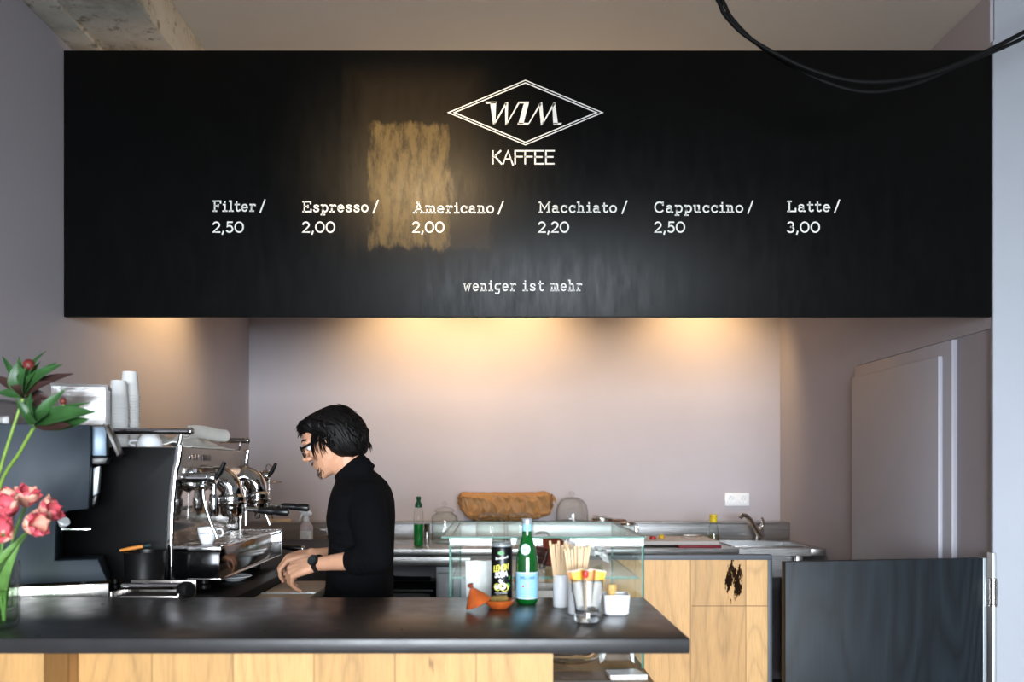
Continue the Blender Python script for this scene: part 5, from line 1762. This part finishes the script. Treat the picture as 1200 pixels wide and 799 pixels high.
def hand(t, W, d, n, side, curls, thumb_in=0.45, nails=None):
    d = Vector(d).normalized()
    n = Vector(n)
    n = (n - d * n.dot(d)).normalized()
    l = d.cross(n) * side                       # towards the thumb
    kn = []
    for k, (off, fw) in enumerate(((.0285, .084), (.0095, .089), (-.0095, .086), (-.0270, .077))):
        K_ = W + d * fw + l * off + n * (.004 - .003 * abs(k - 1.3))
        kn.append(K_)
        t.tube([W + l * off * .55, W + d * fw * .5 + l * off * .85 + n * .003, K_], [.0165, .0150, .0108], 10)
        t.ball(K_, .0108, 10, 8)
    t.ball(W + d * .035 - n * .004, .022, 12, 8)
    t.ball(W + d * .035 + l * .020 - n * .009, (.017, .015, .015), 12, 8)   # ball of the thumb
    t.ball(W, .0235, 12, 8)
    segs = ((.042, .025, .021), (.046, .029, .022), (.042, .027, .021), (.033, .021, .018))
    for k in range(4):
        p = kn[k]
        ang = 0
        ax = d.cross(n).normalized()
        dirv = d
        pts, rr = [p], [.0098]
        for q in range(3):
            ang += curls[k][q]
            dirv = (d * math.cos(R(ang)) - n * math.sin(R(ang))) + l * (.10 * (1.3 - k))
            dirv.normalize()
            p = p + dirv * segs[k][q]
            pts.append(p)
            rr.append((.0086, .0078, .0064)[q])
        t.tube(pts, rr, 10)
        for a, r_ in zip(pts, rr):
            t.ball(a, r_, 10, 8)
        if nails is not None:
            nn_ = (n * math.cos(R(ang)) + d * math.sin(R(ang)))
            nails.append((pts[-1] + nn_ * .0055 + dirv * .001, dirv, nn_, l))
    p = W + d * .022 + l * .020 - n * .008
    t1 = (d * .62 + l * .72 - n * .30).normalized()
    t2 = (d * .90 + l * (.72 - thumb_in * 1.2) - n * .35).normalized()
    t3 = (d * .95 + l * (.45 - thumb_in * 1.6) - n * .40).normalized()
    pts = [p, p + t1 * .040, p + t1 * .040 + t2 * .031, p + t1 * .040 + t2 * .031 + t3 * .025]
    t.tube(pts, [.0140, .0112, .0098, .0072], 10)
    for a, r_ in zip(pts, (.0140, .0112, .0098, .0072)):
        t.ball(a, r_, 10, 8)


nails = []
hand(b, nW, (-.96, .10, -.26), (-.22, -.62, .76), 1, ((50, 38, 22), (56, 40, 22), (60, 42, 24), (62, 44, 26)), .5, nails)
hand(b, fW, (-.97, -.16, -.12), (-.05, -.25, .97), -1, ((42, 44, 28), (48, 48, 28), (52, 50, 28), (56, 52, 28)), .35, nails)
body = remeshed(b, 'body', M_skin, per, .0042, 5)
t = MB()
for c_, dv, nn_, l_ in nails:
    t.ring_loft([[c_ + (dv * math.cos(a) * .0048 + dv.cross(nn_).normalized() * math.sin(a) * .0040) * k + nn_ * h_ for a in [2 * math.pi * q / 12 for q in range(12)]] for k, h_ in ((1, -.0008), (.9, .0006))])
t.build('fingernails', mat('nail', S(226, 176, 152), 0.3), per)

# eyes, brows, beard, hair, glasses
for s in (-1, 1):
    e_ = MB().ball(hd(.073, s * .031, -.002), .0125, 14, 10).build('eye', M_white, per)
    MB().ball(hd(.0835, s * .031, -.006), (.0030, .0055, .0045), 12, 8).build('iris', mat('dark_brown_iris', S(40, 24, 16), 0.2), e_)
t = MB()
for s in (-1, 1):
    for k in range(14):
        u = k / 13
        c_ = hd(.0945 - .022 * u * u, s * (.014 + .036 * u), .0225 + .004 * math.sin(3 * u))
        t.tube([c_, c_ - HF * .004 * u + HS * s * .008 + HU * .003], [.0020, .0006], 5)
t.build('eyebrows', M_hair, per)
t = MB()
rnd = random.Random(4)
for k in range(120):
    w = rnd.random()
    if w < .30:                                  # moustache
        s = rnd.uniform(-.024, .024)
        c_ = hd(.0935 - 9 * s * s, s, -.052 - 5 * s * s + rnd.uniform(-.004, .003))
        e_ = c_ + HF * .004 - HU * .007 + HS * s * .2
    else:                                        # chin and jaw line
        s = rnd.uniform(-.040, .040)
        f0 = .084 - 14 * s * s
        c_ = hd(f0 + rnd.uniform(-.004, .006), s, -.100 + 9 * s * s + rnd.uniform(-.014, .012))
        e_ = c_ + HF * .005 - HU * .008
    t.tube([c_, e_], [.0010, .0004], 4)
t.build('beard', mat('dark_stubble', S(52, 38, 32), .8), per)

rows = [(-.092, -.094, -.040, .054), (-.078, -.108, -.004, .074), (-.054, -.117, .024, .085), (-.025, -.122, .036, .090), (.0, -.122, .042, .091), (.028, -.118, .052, .090),
        (.048, -.108, .076, .084), (.066, -.097, .090, .077), (.084, -.082, .080, .063), (.099, -.066, .040, .045), (.107, -.045, .0, .018)]
t = MB()
t.ring_loft([[hd((fb + ff) / 2 + (ff - fb) / 2 * math.cos(2 * math.pi * k / 40), hw * math.sin(2 * math.pi * k / 40), u) for k in range(40)] for u, fb, ff, hw in rows])


def cap_at(u, th):
    for (u0, a0, b0, w0), (u1, a1, b1, w1) in zip(rows[:-1], rows[1:]):
        if u0 <= u <= u1:
            q = (u - u0) / (u1 - u0)
            fb, ff, hw = a0 + (a1 - a0) * q, b0 + (b1 - b0) * q, w0 + (w1 - w0) * q
            return (fb + ff) / 2 + (ff - fb) / 2 * math.cos(th), hw * math.sin(th)
    return None


rnd = random.Random(11)
for k in range(330):
    th = rnd.uniform(-math.pi, math.pi)
    front = math.cos(th) > .72
    lo = rnd.uniform(.040, .062) if front else rnd.uniform(-.092, -.04)
    if math.cos(th) > .15 and not front:
        lo = rnd.uniform(-.074, -.036)
    pts = []
    swirl = rnd.uniform(-.35, .35)
    ph = rnd.uniform(0, 6.28)
    m = 8
    for q in range(m):
        v = q / (m - 1)
        u = .103 + (lo - .103) * v ** 1.25
        r_ = cap_at(max(-.0915, min(.1065, u)), th + swirl * (v - .3))
        out = 1.0 + .022 * math.sin(5 * v + ph) + (.05 * v * v * rnd.random())
        if lo < -.06 and v > .8:
            out -= .05 * (v - .8) * 5
        cx_ = -.02
        pts.append(hd(cx_ + (r_[0] - cx_) * out, r_[1] * out, u))
    R0 = rnd.uniform(.0045, .0085)
    t.tube(pts, [R0 * .5, R0 * .9, R0, R0, R0, R0 * .9, R0 * .7, R0 * .15], 6, flat=.55)
for k in range(34):                               # fringe tufts standing forward
    s = rnd.uniform(-.06, .06)
    u0 = rnd.uniform(.060, .084)
    f0 = .070 - 5 * s * s
    a = hd(f0 - .03, s, u0 + .008)
    b_ = hd(f0 + .012, s * 1.05, u0 + .004)
    c_ = hd(f0 + rnd.uniform(.022, .036), s * 1.15 + rnd.uniform(-.01, .01), u0 - rnd.uniform(.004, .030))
    t.tube([a, b_, c_], [.007, .006, .0008], 6, flat=.5)
for k in range(16):                               # strands over temple and cheek
    for s in (-1, 1):
        f0 = rnd.uniform(.012, .062)
        a = hd(f0 - .02, s * .078, .03)
        b_ = hd(f0, s * .081, -.010)
        c_ = hd(f0 + rnd.uniform(.0, .012), s * rnd.uniform(.068, .076), -rnd.uniform(.030, .062))
        t.tube(smooth_pts([a, b_, c_], 3), [.006, .006, .005, .004, .003, .002, .0008], 6, flat=.5)
for k in range(150):                              # loose wavy locks lifting off the crown and sides
    th = rnd.uniform(-math.pi, math.pi)
    u0 = rnd.uniform(-.02, .098)
    du = rnd.uniform(.030, .055)
    ph = rnd.uniform(0, 6.28)
    pts = []
    for q in range(7):
        v = q / 6
        r_ = cap_at(max(-.0915, u0 - du * v), th + .45 * v * math.sin(ph))
        o_ = 1.0 + .035 + .05 * v * (.5 + .5 * math.sin(ph * 2)) + .018 * math.sin(6 * v + ph)
        pts.append(hd(-.02 + (r_[0] + .02) * o_, r_[1] * o_, u0 - du * v + (.006 if u0 > .08 else 0)))
    t.tube(pts, [.0015, .005, .0062, .006, .005, .003, .0006], 6, flat=.5)
for k in range(9):                               # tips at the nape and flyaways
    th = math.pi + rnd.uniform(-1.1, 1.1)
    r_ = cap_at(-.06, th)
    a = hd(r_[0], r_[1], -.05)
    c_ = hd(r_[0] * .97 + rnd.uniform(-.006, .010), r_[1] * .98, -rnd.uniform(.086, .100))
    t.tube([a, a.lerp(c_, .55) - HF * .004, c_], [.007, .006, .0008], 6, flat=.5)
t.build('hair', M_hair, per, ang=70)

M_frame = mat('black_acetate', S(14, 13, 14), 0.25)
t = MB()
for s in (-1, 1):
    ring = []
    for k in range(28):
        a = 2 * math.pi * k / 28
        ca, sa = math.cos(a), math.sin(a)
        ring.append(hd(.103 - .006 * abs(ca * .025 + .032 * 0) - .004 * (1 if ca > 0 else .2) * abs(ca), s * (.033 + .0245 * abs(ca) ** .75 * (1 if ca > 0 else -1)), -.008 + .0185 * abs(sa) ** .75 * (1 if sa > 0 else -1)))
    t.tube(ring, .0030, 8, loop=True)
t.tube([hd(.103, -.009, -.003), hd(.107, 0, .000), hd(.103, .009, -.003)], [.0028] * 3, 8)
g_ = t.build('glasses', M_frame, per)
for s in (-1, 1):
    MB().tube([hd(.095, s * .058, .002), hd(.060, s * .0775, .003), hd(.0, s * .0835, .002), hd(-.025, s * .082, -.012)], [.0028, .0026, .0024, .002], 8, flat=1.5).build('temple_arm', M_frame, g_)
    MB().prism([(.022 * abs(math.cos(a)) ** .75 * (1 if math.cos(a) > 0 else -1), .0165 * abs(math.sin(a)) ** .75 * (1 if math.sin(a) > 0 else -1)) for a in [2 * math.pi * k / 24 for k in range(24)]], hd(.1005, s * .033, -.008), HS, HU, HF, -.0006, .0006).build('lens', M_glass, g_)

# sweater: trunk, sleeves to the forearm, turtleneck
t = MB()
secs = [(742, 420.5, 39, .182), (699, 421, 38.5, .182), (660, 423, 37, .176), (632, 424.5, 36.5, .178), (606, 423.5, 38.5, .190), (588, 424.5, 36.5, .200), (574, 424.5, 33, .192), (564, 423.5, 28.5, .150), (556, 420, 24, .095), (550, 416.5, 20, .070)]
rg = []
for py, cx, hx, hw in secs:
    c_ = at(cx, py, PY)
    ring = []
    for k in range(48):
        a = 2 * math.pi * k / 48
        ca, sa = math.cos(a), math.sin(a)
        ring.append(c_ + Vector((hx * PS * abs(ca) ** .85 * (1 if ca > 0 else -1), hw * abs(sa) ** .85 * (1 if sa > 0 else -1), (.016 * (abs(sa) ** 2) * -1 if py < 580 else 0))))
    rg.append(ring)
t.ring_loft(rg)
for (S_, E_, W_, sgn) in ((nS, nE, nW, -1), (fS, fE, fW, 1)):
    cuff = E_.lerp(W_, .40)
    limb(t, [S_ + Vector((0, -sgn * .03, .0)), S_.lerp(E_, .3) + Vector((.004, sgn * .012, 0)), S_.lerp(E_, .7) + Vector((.006, sgn * .008, 0)), E_ + Vector((.006, 0, .002))], [.064, .064, .058, .052], 18)
    limb(t, [E_ + Vector((.004, 0, .002)), E_.lerp(W_, .2), E_.lerp(W_, .33)], [.051, .0475, .0440], 18)
    dd_ = (W_ - E_).normalized()
    t.lathe([(.001, -.03), (.044, -.028), (.0435, .012), (.041, .018), (.001, .018)], E_.lerp(W_, .33), dd_, 22)
    for q in range(4):                            # pushed-up folds
        t.tube([E_.lerp(W_, .06 + .07 * q) + (frame(dd_)[0] * math.cos(a) + frame(dd_)[1] * math.sin(a)) * .0475 + dd_ * .010 * math.sin(a * 1 + q) for a in [2 * math.pi * k / 20 for k in range(20)]], .0055, 6, loop=True)
ca_, cb_ = at(417.5, 556, PY), at(408.5, 545.6, PY)
ax_ = (cb_ - ca_).normalized()
t.lathe([(.001, -.02), (.072, -.02), (.068, 0), (.0655, .016), (.0670, .030), (.0665, .040), (.062, .043), (.001, .043)], ca_, ax_, 30)
t.tube([ca_ + ax_ * .012 + (frame(ax_)[0] * math.cos(a) + frame(ax_)[1] * math.sin(a)) * .0655 for a in [2 * math.pi * k / 30 for k in range(30)]], .006, 8, loop=True)
for q in range(5):                                # soft folds across the trunk
    zq = 610 + q * 22
    t.tube(smooth_pts([at(392 + 3 * q, zq, PY) + Vector((0, -.150, 0)), at(415, zq + 6, PY) + Vector((0, -.180, 0)), at(445, zq - 4 + 3 * q, PY) + Vector((0, -.130, 0))], 5), [.001] + [.012] * 9 + [.001], 8)
sw = remeshed(t, 'sweater', M_knit, per, .006, 6)

# watch on the near wrist
wd = (nW - nE).normalized()
wc = nE.lerp(nW, .945)
u_, v_, _a = frame(wd)
t = MB()
t.lathe([(.0285, -.0095), (.0305, -.0085), (.0305, .0085), (.0285, .0095)], wc, wd, 30, closed=True)
wt_ = t.build('watch_strap', mat('black_strap', S(22, 21, 22), 0.5, bmp=.1, bs=300), per)
wn_ = Vector((-.15, -.86, .48))
wn_ = (wn_ - wd * wn_.dot(wd)).normalized()
MB().lathe([(.001, -.002), (.0175, -.002), (.0185, .002), (.0175, .0075), (.0150, .0085), (.001, .0088)], wc + wn_ * .0285, wn_, 28).build('watch_case', mat('dark_watch', S(30, 32, 34), 0.3, .6), wt_)
MB().lathe([(.001, .0089), (.0140, .0088), (.0142, .0092), (.001, .0094)], wc + wn_ * .0285, wn_, 28).build('watch_dial', mat('watch_glass', S(44, 50, 52), 0.12), wt_)

# trousers and shoes (behind the bar)
t = MB()
hips = Vector((-.482, PY, .86))
t.ring_loft([[Vector((-.481 + hx * math.cos(a), PY + hw * math.sin(a), z)) for a in [2 * math.pi * k / 36 for k in range(36)]] for z, hx, hw in ((.96, .098, .160), (.88, .106, .172), (.80, .108, .176), (.74, .085, .160))])
for s in (-1, 1):
    limb(t, [Vector((-.480, PY + s * .082, .82)), Vector((-.487, PY + s * .088, .48)), Vector((-.455, PY + s * .09, .09))], [.090, .068, .056], 18)
remeshed(t, 'trousers', M_denim, per, .010, 4)
for s in (-1, 1):
    t = MB()
    t.ring_loft([[Vector((x, PY + s * .095 + hw * math.sin(a) * (.9 if math.cos(a) > 0 else 1), max(.003, zc + hz * math.cos(a)))) for a in [2 * math.pi * k / 20 for k in range(20)]] for x, hw, zc, hz in ((-.405, .026, .040, .036), (-.42, .040, .050, .050), (-.47, .043, .052, .052), (-.53, .046, .040, .042), (-.60, .046, .030, .032), (-.645, .034, .024, .026), (-.66, .012, .020, .014))])
    t.build('shoe', M_black, per)


# ------------------------------------------------------------------ flowers in glass vases at the left edge
VX, VY = -1.165, 1.945
va = thing('short_vase', 'short glass vase of tulips at the left end of the bar', 'vase', (VX, VY, HB))
pr = [(.001, .003), (.060, 0), (.066, .005), (.068, .020), (.068, .146), (.0665, .150), (.0645, .149), (.0640, .020), (.058, .012), (.001, .012)]
MB().lathe(pr, (VX, VY, HB), (0, 0, 1), 40).build('glass', M_glass, va)
MB().lathe([(.001, .0125), (.0575, .0130), (.0632, .021), (.0632, .085), (.001, .0852)], (VX, VY, HB), (0, 0, 1), 36).build('water', clear('vase_water', (0.86, 0.92, 0.84, 1), .5, .03, (.40, .50, .36, 1)), va)
TX, TY = -1.265, 2.16
vb = thing('tall_vase', 'tall clear glass vase of peony stems behind the short tulip vase', 'vase', (TX, TY, HB))
MB().lathe([(.001, .003), (.034, 0), (.038, .004), (.040, .30), (.038, .3015), (.036, .299), (.034, .010), (.001, .009)], (TX, TY, HB), (0, 0, 1), 32).build('glass', M_glass, vb)
MB().lathe([(.001, .0095), (.0335, .0105), (.0345, .16), (.001, .1602)], (TX, TY, HB), (0, 0, 1), 28).build('water', bpy.data.materials['vase_water'], vb)


def leaf(t, base, tip, up, width, curl=0.25, fold=0.25, n=10, thick=.0006):
    """lance-shaped leaf from base to tip, folded along its midrib"""
    base, tip, up = Vector(base), Vector(tip), Vector(up)
    d = tip - base
    L = d.length
    d.normalize()
    side = d.cross(up).normalized()
    nn = side.cross(d).normalized()
    rows = []
    for i in range(n + 1):
        v = i / n
        w = width * (math.sin(math.pi * min(1, v ** .72 * 1.0)) ** .9 if v < 1 else 0) + .0004
        mid = base + d * L * v + nn * (curl * L * (math.sin(math.pi * v) - .3 * v))
        rows.append([mid + side * w * q + nn * fold * w * abs(q) for q in (-1, -.55, 0, .55, 1)])
    t.sheet(rows, thick)


def tulip(base, head, axis, open_, seed, label, size=1.0):
    rnd = random.Random(seed)
    base, head, axis = Vector(base), Vector(head), Vector(axis).normalized()
    r = thing('tulip', label, 'tulip', base, 'tulips in the short vase')
    mid = base.lerp(head, .55) + Vector((rnd.uniform(-.01, .01), rnd.uniform(-.01, .01), -.01))
    o_ = Vector((head.x - VX, head.y - VY, 0))
    o_ = o_.normalized() * min(.050, o_.length * .6)
    rim = Vector((VX + o_.x, VY + o_.y, HB + .150))
    MB().tube(smooth_pts([base, base.lerp(rim, .5), rim, rim.lerp(head, .5) + Vector((0, 0, .008)), head - axis * .006], 5), [.0034] * 20 + [.0040], 8).build('stem', M_leaf2, r)
    u, v, a = frame(axis)
    for k in range(9):
        ring = 0 if k < 3 else (1 if k < 6 else 2)
        ang = 2 * math.pi * (k % 3) / 3 + ring * .7 + rnd.uniform(-.15, .15)
        out = (u * math.cos(ang) + v * math.sin(ang))
        sd = a.cross(out)
        op = open_ * (.55 + .35 * ring) * rnd.uniform(.85, 1.15)
        L = (.045 - .002 * ring) * size * rnd.uniform(.92, 1.08)
        rows = []
        for i in range(11):
            q = i / 10
            w = .0185 * size * max(.05, math.sqrt(max(0, 1 - ((q - .56) / (.60 if q < .56 else .445)) ** 2)))
            rad = (.005 + .0175 * math.sin(min(1.57, q * 2.4)) - .006 * q * q + op * .020 * q * q) * size
            cen = head + a * (L * q * (1 - .22 * op * q)) + out * rad
            rows.append([cen + sd * w * s + out * (-.009 * size * s * s) + a * .002 * math.sin(9 * q + 4 * s + k) for s in (-1, -.6, -.2, .2, .6, 1)])
        g = MB().sheet(rows, .0007).build('petal', M_petal if rnd.random() < .66 else M_petal2, r, ang=70)
    return r


heads = [((30, 592), 2.03, (.35, -.25, .9), .75, 'tulip standing highest in the short vase', 1.0),
         ((48, 604), 1.985, (.85, -.15, .5), .85, 'rightmost tulip leaning over the rim of the short vase', 1.0),
         ((10, 605), 1.945, (.1, -.6, .8), .9, 'tulip facing the camera above the middle of the short vase', 1.05),
         ((36, 619), 1.905, (.7, -.55, .35), .9, 'tulip at the lower right in front of the other tulips', 1.0),
         ((4, 627), 1.85, (.15, -.85, .4), 1.0, 'wide open tulip lowest and nearest in the short vase', 1.1),
         ((-24, 606), 2.0, (-.4, -.3, .85), .8, 'tulip cut by the left edge of the photo', 1.0),
         ((14, 590), 2.09, (-.1, -.2, .95), .7, 'pink tulip half hidden behind the other tulips', .9)]
for i, ((x, y), Y, ax, op, lab, sz) in enumerate(heads):
    h_ = at(x, y, Y)
    a_ = 2 * math.pi * i / 6
    b_ = Vector((VX + .040 * math.cos(a_), VY + .040 * math.sin(a_), HB + .016))
    # the stems pass over the rim inside the vase
    tulip(b_, h_, ax, op * .75, 30 + i, lab, sz * 1.08)

# long tulip leaves, each belonging to the outer tulips
tl = [o for o in COL.objects if o.name.startswith('tulip') and o.parent is None]
for k, (tp, w, i) in enumerate((((22, 640), .013, 1), ((-8, 636), .014, 4), ((30, 628), .012, 3))):
    t = MB()
    b_ = Vector(tl[i].location) + Vector((0, 0, .03))
    leaf(t, b_, at(tp[0], tp[1] - 4, 1.92), (0, -1, .3), w, .10, .3)
    t.build('leaf', M_leaf2, tl[i], ang=70)


def peony(base, pts, label, leaves, buds, seed):
    r = thing('peony_stem', label, 'peony', base, 'peony stems in the tall vase')
    P_ = smooth_pts([base] + pts, 6)
    MB().tube(P_, [.0052 - .0016 * k / len(P_) for k in range(len(P_))], 10).build('stem', M_stem, r)
    rnd = random.Random(seed)
    for (bx, by, tx, ty, w, dy, curl) in leaves:
        t = MB()
        b_ = at(bx, by, PYF)
        tp = at(tx, ty, PYF + dy)
        leaf(t, b_, tp, (rnd.uniform(-.4, .4), -1, .55), w * 1.25, curl, .35, 12)
        d = (tp - b_)
        t.tube([b_ - d * .12, b_, b_ + d * .05], [.0018, .0018, .0012], 6)
        t.build('leaf', M_leaf if rnd.random() < .86 else mat('dark_red_leaf', S(66, 44, 40), .45, var=.3, vs=20), r, ang=70)
    for (bx, by, rr) in buds:
        c_ = at(bx, by, PYF)
        o = MB().ball(c_, (rr, rr, rr * 1.08), 18, 12).build('bud', M_budred, r)
        t = MB()
        for k in range(5):
            a = 2 * math.pi * k / 5
            dirv = Vector((math.cos(a), math.sin(a), 0))
            leaf(t, c_ - Vector((0, 0, rr)) + dirv * rr * .2, c_ + dirv * rr * 1.15 + Vector((0, 0, rr * .2)), dirv, rr * .5, -.2, .2, 6)
        t.build('sepal', M_stem, o, ang=70)
        MB().tube([c_ - Vector((0, 0, rr)), c_ - Vector((-.004, 0, rr * 2.4))], [.0025, .0025], 8).build('bud_stalk', M_stem, o)
    return r


PYF = 2.14
peony(Vector((TX - .012, TY, HB + .012)), [Vector((TX - .006, TY, HB + .29)), at(2, 545, 2.15), at(16, 500, 2.14), at(29, 461, 2.14)],
      'left peony stem with a dark red bud, reaching highest',
      [(27, 462, 20, 424, .020, -.02, .10), (29, 464, 12, 452, .013, -.04, .12), (30, 466, 62, 446, .012, -.04, .1), (29, 463, 40, 436, .012, -.03, .08), (28, 462, 2, 416, .007, .02, .1), (28, 466, 22, 417, .008, .0, .1), (29, 462, 72, 426, .014, -.03, .12), (29, 461, 52, 410, .006, .03, .2), (30, 463, 47, 423, .010, .02, .05),
       (29, 462, 86, 437, .013, .03, .08), (28, 465, -4, 460, .010, .0, .1), (30, 460, 66, 424, .010, .04, .1), (30, 470, 46, 476, .010, .02, .05), (27, 458, 10, 436, .012, .03, .1), (27, 463, 30, 430, .015, -.03, .1), (30, 462, 60, 468, .012, .02, .06), (28, 461, -8, 440, .009, .03, .1)],
      [(34, 428, .0145)], 5)
PYF = 2.05
peony(Vector((TX + .012, TY - .01, HB + .012)), [Vector((TX + .012, TY - .020, HB + .29)), at(25, 527, 2.08), at(42, 497, 2.05)],
      'right peony stem with broad leaves spreading over the grinder',
      [(42, 496, 112, 482, .019, -.04, .06), (42, 498, 84, 499, .012, -.05, -.04), (41, 495, 36, 460, .011, -.02, .1), (44, 497, 106, 492, .016, -.02, -.10), (42, 496, 30, 468, .012, .02, .1), (43, 496, 105, 471, .009, .03, .08), (42, 497, 76, 456, .012, .0, .08), (40, 497, 18, 466, .009, -.02, .1), (43, 497, 62, 466, .012, .03, .1),
       (42, 495, 46, 462, .011, .04, .05), (43, 497, 84, 478, .013, .03, .10), (42, 498, 33, 482, .011, -.03, .05), (41, 496, 56, 484, .014, -.04, .05)],
      [(74, 470, .008)], 9)
